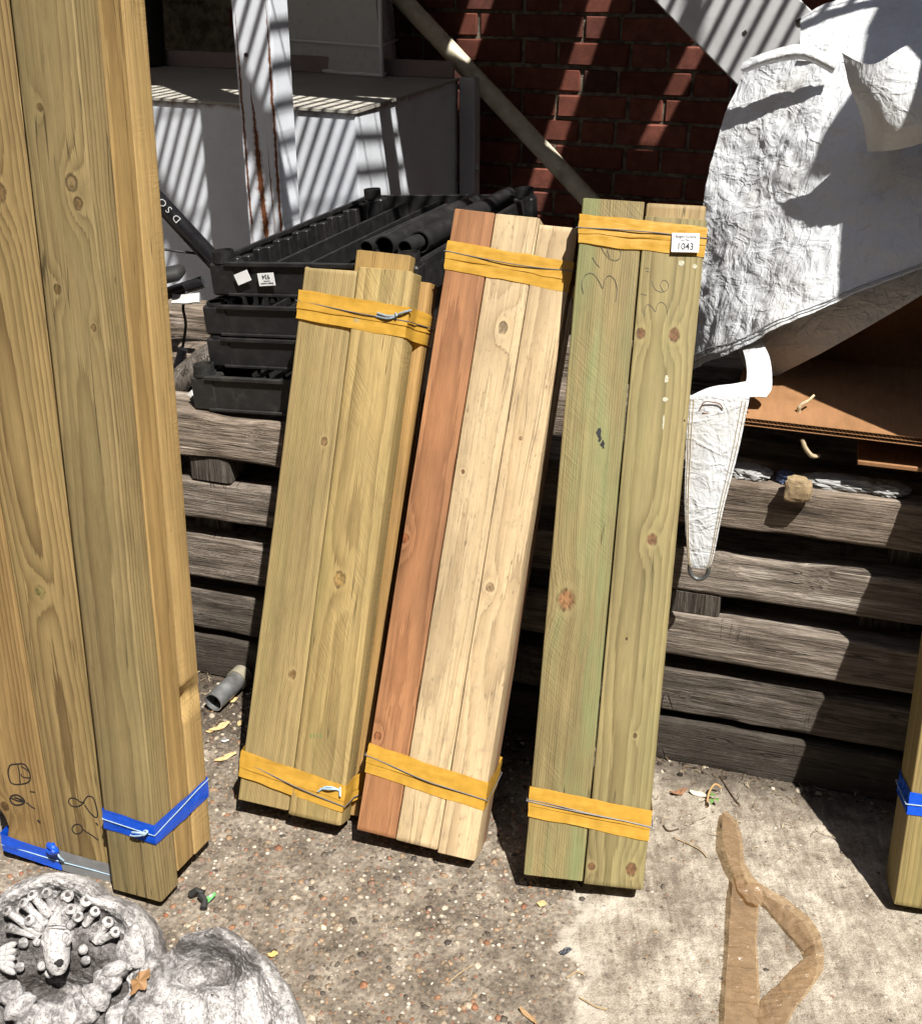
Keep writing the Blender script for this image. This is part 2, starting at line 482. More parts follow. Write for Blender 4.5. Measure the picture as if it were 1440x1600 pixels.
rim = gf.m('MULTIPLY', gf.ss(eb, -.02, .01), gf.ss(eb, .07, .02))
cc = gf.mix(slab, agg, pale)
cc = gf.mix(gf.m('MULTIPLY', rim, .45), cc, (.5, .46, .40))
# damp soil washed up along the foot of the timber stack
dx = gf.m('SUBTRACT', px, float(SG0.x)); dy = gf.m('SUBTRACT', py, float(SG0.y))
sd = gf.m('ADD', gf.m('MULTIPLY', dx, float(SN.x)), gf.m('MULTIPLY', dy, float(SN.y)))
left = gf.lin(px, -.6, 0.3, .17, .02)
soil = gf.ss(gf.m('ADD', sd, gf.m('MULTIPLY', gf.noise(P, 22, 5, .7), .16)), gf.m('ADD', left, .17), gf.m('ADD', left, .07))
soilc = gf.ramp(gf.noise(P, 150, 4, .7), [(.3, (.022, .017, .013)), (.55, (.055, .042, .032)), (.75, (.13, .105, .08))])
cc = gf.mix(gf.m('MULTIPLY', soil, .85), cc, soilc)
hh = gf.m('ADD', gf.m('MULTIPLY', n2, .8), gf.m('ADD', gf.m('MULTIPLY', n3, .6), gf.m('MULTIPLY', stm, .5)))
gmat = gf.done(cc, .85, gf.bump(hh, .8, .003), spec=.25)
gv, gfc = grid_vf(np.stack([GX, GY, GZ], -1))
ground = mesh('ground', gv, gfc, gmat, smooth=True)
ground['kind'] = 'structure'

# stones standing proud of the worn concrete
def pebble_field(name, n, xr, yr, r0, r1, mat, keep, sink=.35, seed=3):
    R = np.random.RandomState(seed)
    bm = bmesh.new(); bmesh.ops.create_icosphere(bm, subdivisions=1, radius=1); bv = np.array([v.co[:] for v in bm.verts]); bf = np.array([[v.index for v in f.verts] for f in bm.faces]); bm.free()
    x = R.uniform(*xr, n); y = R.uniform(*yr, n); k = keep(x, y) > R.rand(n); x, y = x[k], y[k]; n = len(x)
    r = r0 + (r1 - r0) * R.rand(n) ** 2.6
    sc = np.stack([r * R.uniform(.8, 1.35, n), r * R.uniform(.7, 1.1, n), r * R.uniform(.35, .75, n)], -1)
    a = R.uniform(0, 6.283, n); ca, sa = np.cos(a), np.sin(a)
    V = bv[None] * (1 + .35 * (R.rand(n, len(bv), 1) - .5)) * sc[:, None]
    V = np.stack([V[..., 0] * ca[:, None] - V[..., 1] * sa[:, None] + x[:, None], V[..., 0] * sa[:, None] + V[..., 1] * ca[:, None] + y[:, None], V[..., 2] + (ground_h(x, y) - sc[:, 2] * sink)[:, None]], -1)
    F = (bf[None] + (np.arange(n) * len(bv))[:, None, None]).reshape(-1, 3)
    me = bpy.data.meshes.new(name); me.from_pydata(V.reshape(-1, 3).tolist(), [], F.tolist()); me.materials.append(mat)
    me.polygons.foreach_set('use_smooth', [True] * len(me.polygons)); me.update()
    return stuff(link(name, me))

gp = G('river gravel'); isl = gp.island()
pc = gp.ramp(isl, [(0, (.045, .038, .033)), (.18, (.10, .08, .062)), (.36, (.17, .13, .095)), (.52, (.25, .18, .115)), (.62, (.22, .09, .045)), (.70, (.16, .14, .125)), (.9, (.30, .25, .19)), (1, (.46, .39, .30))])
pc = gp.mix(1.0, pc, gp.comb_grey(gp.lin(gp.noise(gp.pos(), 300, 3), .3, .7, .65, 1.3)), 'MULTIPLY')
pebm = gp.done(pc, .7, spec=.35)
pebble_field('gravel', 9500, (-.75, .55), (1.02, 2.0), .0012, .0078, pebm, lambda x, y: np.clip(.5 - slab_edge(x, y) * 16, .035, 1), .3)

# ------------------------------------------------------------------ brick wall behind
WYAW = rad(-22); WX, WY, _ = frame(WYAW); W0 = Vector((.3, 3.85, 0))
gb = G('red brick'); P = gb.obj(); rr = gb.rnd()
bc = gb.ramp(rr, [(0, (.10, .032, .022)), (.3, (.135, .044, .031)), (.6, (.175, .059, .042)), (.8, (.11, .04, .032)), (1, (.065, .028, .024))])
bn = gb.noise(P, 30, 5, .65); bc = gb.mix(1.0, bc, gb.comb_grey(gb.lin(bn, .3, .7, .7, 1.25)), 'MULTIPLY')
bc = gb.mix(gb.m('MULTIPLY', gb.ss(gb.noise(gb.pos(), 18, 5, .7), .55, .75), .5), bc, (.055, .035, .03))
brickm = gb.done(bc, .85, gb.bump(gb.noise(P, 160, 4, .7), .6, .002), spec=.2)
gm_ = G('lime mortar'); P = gm_.obj()
mc = gm_.mix(gm_.ss(gm_.noise(P, 25, 5, .7), .35, .65), (.08, .068, .052), (.24, .21, .165))
mortar = gm_.done(mc, .95, gm_.bump(gm_.noise(P, 180, 3), .7, .003), spec=.1)
wall = thing('brick_wall', 'shaded red brick wall in the background with three slanting strips of sunlight', 'wall', fmat(W0, WYAW))
mb = MB(); mb.box(-3.2, 3.2, .0, .3, -.02, 3.2); mb.build('mortar_bed', mortar, wall)
variants = []
for k, w in enumerate((.215, .215, .215, .1025, .1025)):
    v, f = box_vf(-w / 2, w / 2, -.05, .05, -.0325, .0325, .004)
    R = np.random.RandomState(40 + k); v = np.array(v) + R.uniform(-.0016, .0016, (len(v), 3))
    me = bpy.data.meshes.new('brick'); me.from_pydata(v.tolist(), [], f); me.materials.append(brickm); variants.append(me)
R = random.Random(5); nb = 0
for c in range(14):
    z = .42 + c * .075 + .0325
    x = -1.35 + (.079 if c % 2 else 0); k = c
    while x < 1.55:
        long_ = (k % 2 == 0); w = .215 if long_ else .1025
        me = variants[R.randrange(3) if long_ else 3 + R.randrange(2)]
        if nb < 298 and -1.2 < x < 1.2:
            b = link('brick', me, wall, Matrix.Translation((x + w / 2, .043 + R.uniform(-.004, .003), z + R.uniform(-.0015, .0015))) @ Matrix.Rotation(R.uniform(-.012, .012), 4, 'Y'))
            nb += 1
        x += w + .0102; k += 1
print('bricks', nb)

# walls added out of view to block part of the sky light
for (lab, x0, x1, y0, y1, h) in (('added long brick wall behind the viewer, unseen, cutting the sky light', -4.2, 5.2, -4.6, -4.3, 7.5), ('added brick wall to the left, unseen, cutting the sky light', -2.6, -2.3, -4.2, 6.0, 5.5), ('added brick wall to the right, unseen, cutting the sky light', 3.9, 4.2, -4.2, 6.0, 6.0)):
    t = thing('sky_blocker_wall', lab, 'wall', Matrix.Translation(((x0 + x1) / 2, (y0 + y1) / 2, 0)))
    g = G('sky blocker brickwork'); bt = g.node('ShaderNodeTexBrick'); x, y, z = g.sep(g.obj()); g.put(bt.inputs['Vector'], g.comb(g.m('ADD', x, y), z, 0.0))
    for k_, v_ in (('Scale', 1.0), ('Brick Width', .225), ('Row Height', .075), ('Mortar Size', .01)): bt.inputs[k_].default_value = v_
    bt.inputs['Color1'].default_value = (.15, .12, .10, 1); bt.inputs['Color2'].default_value = (.11, .095, .085, 1); bt.inputs['Mortar'].default_value = (.2, .18, .15, 1)
    g.done(bt.outputs['Color'], .9, g.bump(bt.outputs['Fac'], .5, -.008))
    mb = MB(); mb.box(-(x1 - x0) / 2, (x1 - x0) / 2, -(y1 - y0) / 2, (y1 - y0) / 2, -.02, h); mb.build('wall_body', g.mat, t)
    mb = MB(); mb.box(-(x1 - x0) / 2 - .04, (x1 - x0) / 2 + .04, -(y1 - y0) / 2 - .04, (y1 - y0) / 2 + .04, h, h + .07, .01); mb.build('coping', mortar, t)

# ------------------------------------------------------------------ white painted steel: cabinet, stair
def painted(name, rust=.5, base=(.74, .79, .88), streaks=(), top=None, dirt=.3, rough=.42):
    g = G(name); P = g.obj(); x, y, z = g.sep(P)
    c = g.mix(g.ss(g.noise(P, 7, 5, .65), .4, .75), base, tuple(b * .86 for b in base))
    c = g.mix(g.m('MULTIPLY', g.ss(g.noise(P, 60, 5, .7), .55, .8), dirt), c, (.30, .27, .23))
    rm = g.ss(g.noise(P, 34, 6, .72), .69, .72)
    rn = g.noise(P, 90, 4, .7)
    rc = g.mix(rn, (.05, .016, .006), (.26, .09, .03))
    m = g.m('MULTIPLY', rm, rust)
    if top is not None:                                  # rust creeping from a folded edge
        e = g.ss(g.m('ADD', z, g.m('MULTIPLY', g.noise(P, 26, 4, .7), .05)), top + .004, top + .026)
        m = g.m('MAXIMUM', m, g.m('MULTIPLY', e, .75))
    for (x0, z0, z1, w, sl) in streaks:
        wobb = g.m('MULTIPLY', g.m('SUBTRACT', g.noise(g.map(P, (1, 1, 24)), 1, 3, .6), .5), .012)
        d = g.m('ABSOLUTE', g.m('SUBTRACT', g.m('ADD', x, wobb), g.m('ADD', x0, g.m('MULTIPLY', z, sl))))
        ww = g.m('MULTIPLY', g.ss(z, z1, z1 - .25, .0, w), g.lin(g.noise(g.map(P, (1, 1, 60)), 1, 2), .3, .7, .5, 1.3))
        s_ = g.m('MULTIPLY', g.m('LESS_THAN', d, ww), g.m('GREATER_THAN', z, z0))
        halo = g.m('MULTIPLY', g.ss(d, g.m('MULTIPLY', ww, 2.6), ww), .45)
        m = g.m('MAXIMUM', m, g.m('MAXIMUM', s_, halo))
    c = g.mix(g.m('MINIMUM', m, 1.0), c, rc)
    return g.done(c, g.m('ADD', rough, g.m('MULTIPLY', m, .4)), g.bump(g.m('ADD', g.noise(P, 26, 3), g.m('MULTIPLY', m, .6)), .25, .002), spec=.45)

CABM = painted('chipped white cabinet paint', .5, top=.985)
fl, fr, ch, bk = [at_z(u, v, .985) for u, v in ((240, 152), (554, 173), (600, 158), (715, 122))]
fl = fr + (fl - fr) * 1.9
cab = thing('metal_cabinet', 'white rusty metal cabinet with chamfered corner behind the black crates', 'cabinet', Matrix.Translation((fr.x, fr.y, 0)))
o0 = Vector((fr.x, fr.y, 0)); loc2 = lambda p: Vector((p.x - fr.x, p.y - fr.y))
q = [loc2(fl), loc2(fr), loc2(ch), loc2(bk)]; back = Vector((-math.sin(WYAW), math.cos(WYAW)))
inn = q[0] + back * .68
def panel(name, a, b, z0, z1, m, parent, t=.012, inset=0.0):
    d = (b - a).normalized(); n = Vector((-d.y, d.x)); c = [a + d * inset, b - d * inset, b - d * inset + n * t, a + d * inset + n * t]
    v = [(p.x, p.y, z) for z in (z0, z1) for p in c]
    return mesh(name, v, [(3, 2, 1, 0), (4, 5, 6, 7), (0, 1, 5, 4), (1, 2, 6, 5), (2, 3, 7, 6), (3, 0, 4, 7)], m, parent)
panel('front_panel', q[0], q[1], .22, .978, CABM, cab)
panel('corner_panel', q[1], q[2], .22, .978, CABM, cab, inset=.002)
panel('side_panel', q[2], q[3], .22, .978, CABM, cab)
topm = painted('dusty cabinet top', .35, base=(.40, .385, .35), dirt=.9, rough=.7)
ol = [q[0] + Vector((-.0, -.006)), q[1] + Vector((.002, -.007)), q[2] + Vector((.006, -.004)), q[3] + Vector((.006, 0)), inn]
v = [(p.x, p.y, z) for z in (.979, .986) for p in ol]
mesh('top_sheet', v, [(4, 3, 2, 1, 0), (5, 6, 7, 8, 9)] + [(i, (i + 1) % 5, 5 + (i + 1) % 5, 5 + i) for i in range(5)], topm, cab)
mb = MB(); mb.box(-1.1, 0.0, -.008, .008, .9865, 1.035, .002); 
mb.build('back_lip', CABM, cab, matrix(Vector((q[3].x - .012, q[3].y - .02, 0)), WX, WY, Vector((0, 0, 1))))
mb = MB(); mb.box(0, .05, 0, .05, .2, .99, .003); mb.box(.049, .062, .01, .018, .72, .735, .001)
mb.build('corner_post', painted('grey white post paint', .3, base=(.5, .5, .52)), cab, matrix(Vector((q[3].x + .004, q[3].y - .03, 0)), WX, WY, Vector((0, 0, 1))))

# staircase: rusty post and stringer in view, open grating landing and treads overhead
ZD = 2.25
def over(p, z=ZD): return p + SUN * ((z - p.z) / SUN.z)
stair = thing('steel_staircase', 'white painted steel staircase with rust streaked post and slanting stringer plate', 'staircase', Matrix.Translation((-.5, 3.1, 0)))
inv = Matrix.Translation((.5, -3.1, 0))
PB = at_z(391, 381, .64); PA = Vector((-.508, 2.98, 0))
pn = -WY
pl0 = at_plane(361, 0, PA, pn); pl1 = at_plane(391, 381, PA, pn)
pw = at_plane(418, 0, PA, pn) - pl0
postm = painted('rust streaked post paint', .75, base=(.74, .79, .88), streaks=((.050, -.1, .42, .0075, -.04), (.092, -.4, .62, .0032, .0), (.008, .05, .6, .0025, .0), (.075, .1, .3, .002, -.02)))
ax = (pl0 - pl1).normalized()
mb = MB(); pwid = .1
mb.box(0, pwid, 0, .006, -.75, 1.75, .001); mb.box(pwid - .006, pwid, .0062, .085, -.75, 1.75, .001); mb.box(0, .006, .0062, .085, -.75, 1.75, .001)
pm = inv @ matrix(Vector((pl1.x, pl1.y, pl1.z)), WX, WY, ax)
mb.build('post', postm, stair, pm)
boltm = plain('dark bolt', (.05, .04, .035), .5)
for k in range(3):
    z = .45 + k * .32; mb = MB(); mb.tube([(.03, -.0005, z), (.03, -.004, z)], .005, 8); mb.build('bolt_head', boltm, stair, pm)
# stringer plate
SP = Vector((.65, 2.62, 0)); sn = -WY
s0 = at_plane(985, -40, SP, sn); s1 = at_plane(1205, 185, SP, sn); s2 = at_plane(1222, -30, SP, sn)
sd_ = (s1 - s0).normalized(); w_ = (s2 - s0); up_ = (w_ - sd_ * w_.dot(sd_)); wd = up_.length; up_.normalize()
strm = painted('chipped stringer paint', 1.0, base=(.60, .61, .64), rough=.38)
mb = MB(); mb.box(-.9, .55, -.005, .005, 0, wd, .0012)
sm = inv @ matrix(s0, sd_, up_.cross(sd_).normalized(), up_)
strg = mb.build('stringer', strm, stair, sm)
mb = MB(); mb.box(-.9, .55, .0055, .05, -.004, .003, .001); mb.build('stringer_flange', painted('rusty flange', 1.0, base=(.35, .3, .26)), stair, sm)
chipm = plain('bare rusted steel', (.03, .024, .02), .8); R = random.Random(12)
for (a, b, s) in ((.22, .26, .008), (.33, .17, .011), (.30, .30, .007), (.42, .07, .010), (.36, .04, .013), (.44, .25, .009), (.26, .08, .006), (.40, .16, .006), (.15, .21, .006), (.47, .12, .008), (.39, .028, .009)):
    n = 9; pts = [(a + s * R.uniform(.5, 1.1) * math.cos(6.283 * i / n), -.0058, b + s * 1.3 * R.uniform(.5, 1.1) * math.sin(6.283 * i / n)) for i in range(n)]
    mesh('paint_chip', pts + [(p[0], -.0045, p[2]) for p in pts], [tuple(range(n))] + [(i, n + i, n + (i + 1) % n, (i + 1) % n) for i in range(n)], chipm, stair, sm)
# grating landing: bearing bars square to the wall, round cross rods
def AB(a, b, z=ZD): return Vector((fr.x, fr.y, 0)) + WX * a + WY * b + Vector((0, 0, z))
sa, sb = SUN.dot(WX) / SUN.z, SUN.dot(WY) / SUN.z          # drift of a shadow per metre of height
b0, b1g = -.86, -.205
dm = inv @ matrix(AB(0, 0), WX, WY, Vector((0, 0, 1)))
steel = plain('galvanised steel', (.32, .32, .33), .5, metal=.3)
mb = MB(); a = -1.0
while a < 1.9:
    mb.box(a - .0032, a + .0032, b0, b1g, -.021, 0); a += .0385
mb.build('grating_bars', steel, stair, dm)
mb = MB(); b = b0 + .02
while b < b1g:
    mb.tube([(-1.0, b, -.004), (1.9, b, -.004)], .0028, 6); b += .1
mb.build('grating_rods', steel, stair, dm)
mb = MB(); mb.box(-1.0, 1.9, b0 - .012, b0 - .002, -.06, .01)
mb.box(-.55, .33, -.02, .02, -.05, -.035, M=Matrix.Translation((.26, -.60, 0)) @ Matrix.Rotation(rad(-20), 4, 'Z'))  # added slanting plate, casts a dark band over the cabinet front
mb.build('grating_edge_and_shade_bar', steel, stair, dm)
# unseen treads overhead, their gaps shaped to put three sun strips on the wall
mb = MB()
gaps = []
for (u0, v0, u1, v1, w) in ((752, 0, 722, 95, .078), (938, 0, 868, 215, .075), (1092, 64, 1006, 232, .062)):
    A = over(at_plane(u0, v0, W0, -WY)); B = over(at_plane(u1, v1, W0, -WY))
    A = A - AB(0, 0); B = B - AB(0, 0)
    gaps.append(((A.dot(WX), A.dot(WY)), (B.dot(WX), B.dot(WY)), w))
bb0, bb1 = b1g + .004, 1.05
def edge_at(g, b, s):
    (a0, c0), (a1, c1), w = g; t = (b - c0) / (c1 - c0); return a0 + (a1 - a0) * t + s * w / 2
def tread(lo, hi, y0, y1, z0=-.006, z1=0.0):
    v = [(lo(y0), y0), (hi(y0), y0), (hi(y1), y1), (lo(y1), y1)]
    mb.add([(x, y, z) for z in (z0, z1) for x, y in v], [(3, 2, 1, 0), (4, 5, 6, 7), (0, 1, 5, 4), (1, 2, 6, 5), (2, 3, 7, 6), (3, 0, 4, 7)])
edges = [lambda b: -2.6] + [(lambda b, g=g, s=s: edge_at(g, b, s)) for g in gaps for s in (-1, 1)] + [lambda b: 2.9]
g3a = gaps[2][0][1]; g3b = gaps[2][1][1]
for i in range(0, 8, 2): tread(edges[i], edges[i + 1], bb0, bb1)
for (A, B, w), (e0, e1) in zip(gaps, ((.0, 1), (.0, 1), (1, 1))):     # plates closing the ends of the gaps
    lo = min(A[1], B[1]); hi = max(A[1], B[1])
    g_ = (A, B, w)
    tread(lambda b: edge_at(g_, b, -1.1), lambda b: edge_at(g_, b, 1.1), bb0, lo - (.0 if A[0] > gaps[1][0][0] + .1 else .13), -.014, -.008)
    if e0: tread(lambda b: edge_at(g_, b, -1.1), lambda b: edge_at(g_, b, 1.1), hi, bb1, -.014, -.008)
mb.build('sun_gap_treads', steel, stair, dm)

# leaning scaffold pipe
pp = W0 - WY * .12
a = at_plane(600, -32, pp, -WY); b = at_plane(935, 328, pp, -WY)
tube = MB(); tube.add(*pipe_vf(a, b + (b - a) * .45, .028, .024, 28))
tag(tube.build('scaffold_pipe', plain('dull beige pipe', (.56, .51, .39), .55, .25, 30, dirt=.4), smooth=True), 'long beige pipe leaning diagonally against the brick wall', 'pipe')
tube_me = bpy.data.objects['scaffold_pipe'].data

# ------------------------------------------------------------------ boards
def board(name, w, t, L, mat, parent, mtx, r=.003, seed=0, rough=.0004, step=.02, bow=0.0, dents=(), endcut=0.0, wane=0.0, coarse=0.0, endnoise=.0012):
    """sawn board: x width, y thickness, z length; softened arrises, small knocks, cut ends"""
    sec = []
    for cx, cy, a0 in ((r, r, math.pi), (w - r, r, 1.5 * math.pi), (w - r, t - r, 0), (r, t - r, .5 * math.pi)):
        for k in range(4):
            a = a0 + k * math.pi / 6; sec.append((cx + r * math.cos(a), cy + r * math.sin(a), k))
    # extra points on the wide faces
    S = np.array([(p[0], p[1]) for p in sec]); n = len(S)
    if coarse:
        ex = []
        for i in range(n):
            ex.append(S[i]); j = (i + 1) % n
            if np.linalg.norm(S[j] - S[i]) > r * 2:
                for k in (.2, .4, .6, .8): ex.append(S[i] * (1 - k) + S[j] * k)
        S = np.array(ex); n = len(S)
    zs = np.concatenate([[0, .0012], np.linspace(.008, L - .008, max(3, int(L / step))), [L - .0012, L]])
    C = np.array([w / 2, t / 2]); P = np.zeros((len(zs), n, 3))
    for i, z in enumerate(zs):
        k = 1 - (.0012 / min(w, t) * 2 if i in (0, len(zs) - 1) else 0)
        P[i, :, :2] = C + (S - C) * k; P[i, :, 2] = z
    q = P * np.array([60, 60, 18]) + seed * 7.7
    nz = fbm(q, 3)
    D = (P[..., :2] - C); D = D / (np.abs(D).max(-1, keepdims=True) + 1e-9)
    P[..., :2] += np.sign(D) * (np.abs(D) > .9) * (nz[..., None] * rough * 2 - rough * .3)
    if coarse:
        q2 = P * np.array([28, 28, 7]) + seed * 3.1
        P[..., 0] += fbm(q2, 4) * coarse; P[..., 1] += fbm(q2 + 9, 4) * coarse
    if wane:
        cz = np.clip(fbm(np.stack([P[..., 2] * 5, P[..., 2] * 0 + seed, P[..., 2] * 0], -1), 3) * 2 + .1, 0, 1)
        m = np.clip((P[..., 0] - (w - wane)) / wane, 0, 1) * np.clip((wane - P[..., 1]) / wane, 0, 1)
        P[..., 0] -= m * cz * wane * .8; P[..., 1] += m * cz * wane * .5
    for (dx, dy, dz, size, depth) in dents:
        d = np.sqrt((P[..., 0] - dx) ** 2 + (P[..., 1] - dy) ** 2 + ((P[..., 2] - dz) * .8) ** 2)
        m = np.clip(1 - d / size, 0, 1) ** .7; v = C - np.array([dx, dy]); v = v / np.linalg.norm(v)
        P[..., :2] += (m * depth)[..., None] * v
    P[..., 0] += bow * np.sin(np.pi * P[..., 2] / L)
    for i in (0, 1, len(zs) - 2, len(zs) - 1):
        P[i, :, 2] += endcut * (P[i, :, 0] / w - .5) * (1 if i > 1 else 0) + (fbm(np.concatenate([P[i, :, :2] * 150, np.full((n, 1), seed + i // 2 * 3.)], 1), 2) * endnoise * 2)
    v, f = grid_vf(P, True); f = [tuple(reversed(a)) for a in f]
    f.append(tuple(range(n))); N = (len(zs) - 1) * n; f.append(tuple(reversed(range(N, N + n))))
    f = [tuple(reversed(a)) for a in f]
    return mesh(name, v, f, mat, parent, mtx, smooth=True)

# ------------------------------------------------------------------ weathered timber stack
def weathered(name, seed, tone=1.0, warm=0.0, soil=0.0):
    g = G(name); P = g.obj()
    off = (seed * 3.1, seed * 1.7, seed * .9)
    f1 = g.noise(g.map(P, (260, 260, 7), off), 1, 4, .7); f2 = g.noise(g.map(P, (52, 52, 5.5), off), 1, 5, .7, .4); f3 = g.noise(g.map(P, (22, 22, 9), off), 1, 5, .7)
    base = g.ramp(f2, [(.28, (.038 * tone, .030 * tone, .025 * tone)), (.45, (.112 * tone, (.095 - .012 * warm) * tone, (.080 - .02 * warm) * tone)), (.6, (.185 * tone, (.162 - .025 * warm) * tone, (.142 - .04 * warm) * tone)), (.78, (.36 * tone, .33 * tone, .295 * tone))])
    base = g.mix(1.0, base, g.comb_grey(g.lin(f1, .3, .7, .5, 1.45)), 'MULTIPLY')
    base = g.mix(g.m('MULTIPLY', g.ss(f3, .52, .72), .6), base, (.05 * tone, .035 * tone, .026 * tone))
    # drying cracks along and saw checks across the grain
    ck = g.m('ABSOLUTE', g.m('SUBTRACT', g.noise(g.map(P, (38, 38, 1.3), off), 1, 3, .6), .5))
    crack = g.m('MULTIPLY', g.ss(ck, .012, .002), g.ss(g.noise(g.map(P, (9, 9, 5), off), 1, 2), .42, .6))
    cx = g.vor(g.map(P, (7, 7, 42), off), 1, 'DISTANCE_TO_EDGE')
    check = g.m('MULTIPLY', g.ss(cx, .045, .01), g.ss(g.noise(g.map(P, (6, 6, 6), (seed, 3, 3)), 1, 2), .57, .68))
    cr = g.m('MAXIMUM', crack, g.m('MULTIPLY', check, .7))
    base = g.mix(g.m('MULTIPLY', cr, .6), base, (.012, .009, .007))
    if soil: base = g.mix(g.m('MULTIPLY', g.ss(g.noise(P, 18, 5, .65), .25, .55), soil), base, (.05, .042, .035))
    h = g.m('SUBTRACT', g.m('ADD', f1, g.m('MULTIPLY', f2, .6)), g.m('MULTIPLY', cr, 1.2))
    return g.done(base, .85, g.bump(h, 1.0, .006), spec=.2)

SUP = Vector((0, 0, 1)); SBACK = -SN
def sp(u, off=0.0, z=0.0): return SG0 + SDIR * u - SN * off + Vector((0, 0, z))
row_z = [(-.004, .090), (.106, .197), (.232, .317), (.360, .444), (.494, .578)]
row_lab = ['soil darkened weathered timber at the foot of the timber stack', 'weathered timber second from the ground in the stack behind the bundles', 'weathered timber in the middle of the five timber stack',
           'weathered timber with a splintered top edge, second from the top of the stack', 'weathered top timber of the stack, under the black crates and the cardboard']
for i, (z0, z1) in enumerate(row_z):
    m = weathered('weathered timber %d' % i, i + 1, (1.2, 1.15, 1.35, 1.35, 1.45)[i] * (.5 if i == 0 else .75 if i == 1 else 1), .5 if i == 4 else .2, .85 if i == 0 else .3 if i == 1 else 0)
    offz = (.0, .004, -.004, .006, .0)[i]
    o = sp(1.75, offz, z0); L = 2.1
    t = thing('stacked_timber', row_lab[i], 'timber', matrix(o, SUP, SBACK, -SDIR), 'timbers of the weathered stack')
    dents = ((z1 - z0, 0, .62, .07, .02), (z1 - z0, 0, .78, .05, .015), (z1 - z0, 0, .70, .06, .012)) if i == 3 else ((z1 - z0, 0, 1.62, .05, .012),) if i == 4 else ()
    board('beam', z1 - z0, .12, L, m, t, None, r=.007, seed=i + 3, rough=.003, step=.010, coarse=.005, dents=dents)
# cross bearers between the layers (ends seen in the gaps), and a second rank of timbers in the dark behind
bear = [(.955, 2, 'short weathered bearer block showing beside the strap ring'), (1.30, 3, 'weathered bearer end at the right side in the second gap from the top'), (1.27, 2, 'weathered bearer end at the right in the middle gap of the stack'), (1.22, 1, 'weathered bearer end at the right in the lower gap of the stack'),
        (1.16, 0, 'weathered bearer at the right in the lowest gap'), (.87, 0, 'dirty bearer block beside the foot of the right hand yellow taped bundle'), (.03, 3, 'tilted offcut of old wood jutting out under the top timber at left'), (.0, 2, 'bearer end low at the left of the stack')]
for k, (s, g_, lab) in enumerate(bear):
    z0 = row_z[g_][1] + .0005; z1 = row_z[g_ + 1][0] - .0005
    m = weathered('bearer wood %d' % k, 20 + k, .7)
    w = .085
    t = thing('bearer_block', lab, 'wood block', matrix(sp(s, .004 if g_ == 2 and k == 0 else .02, z0), SDIR, SUP * -1, SBACK) if False else matrix(sp(s, .006 if k in (0, 6) else .05, z0), SDIR, SBACK, SUP), 'bearers between the stacked timbers')
    board('block', w, .7, z1 - z0, m, t, None, r=.004, seed=k + 31, rough=.001, step=.012, coarse=.003)
mb = None
for i, (z0, z1) in enumerate(row_z):
    t = thing('rear_timber', 'shaded timber in the second rank of the stack, layer %s from the ground' % ('one', 'two', 'three', 'four', 'five')[i], 'timber', matrix(sp(1.7, .30, z0), SUP, SBACK, -SDIR), 'rear timbers of the weathered stack')
    board('beam', z1 - z0, .12, 2.1, bpy.data.materials['weathered timber %d' % i], t, None, r=.006, seed=i + 50, rough=.001, step=.05)
    t = thing('rear_timber', 'shaded timber in the rearmost rank of the stack, layer %s from the ground' % ('one', 'two', 'three', 'four', 'five')[i], 'timber', matrix(sp(1.7, .58, z0), SUP, SBACK, -SDIR), 'rear timbers of the weathered stack')
    board('beam', z1 - z0, .12, 2.1, bpy.data.materials['weathered timber %d' % i], t, None, r=.006, seed=i + 60, rough=.001, step=.05)

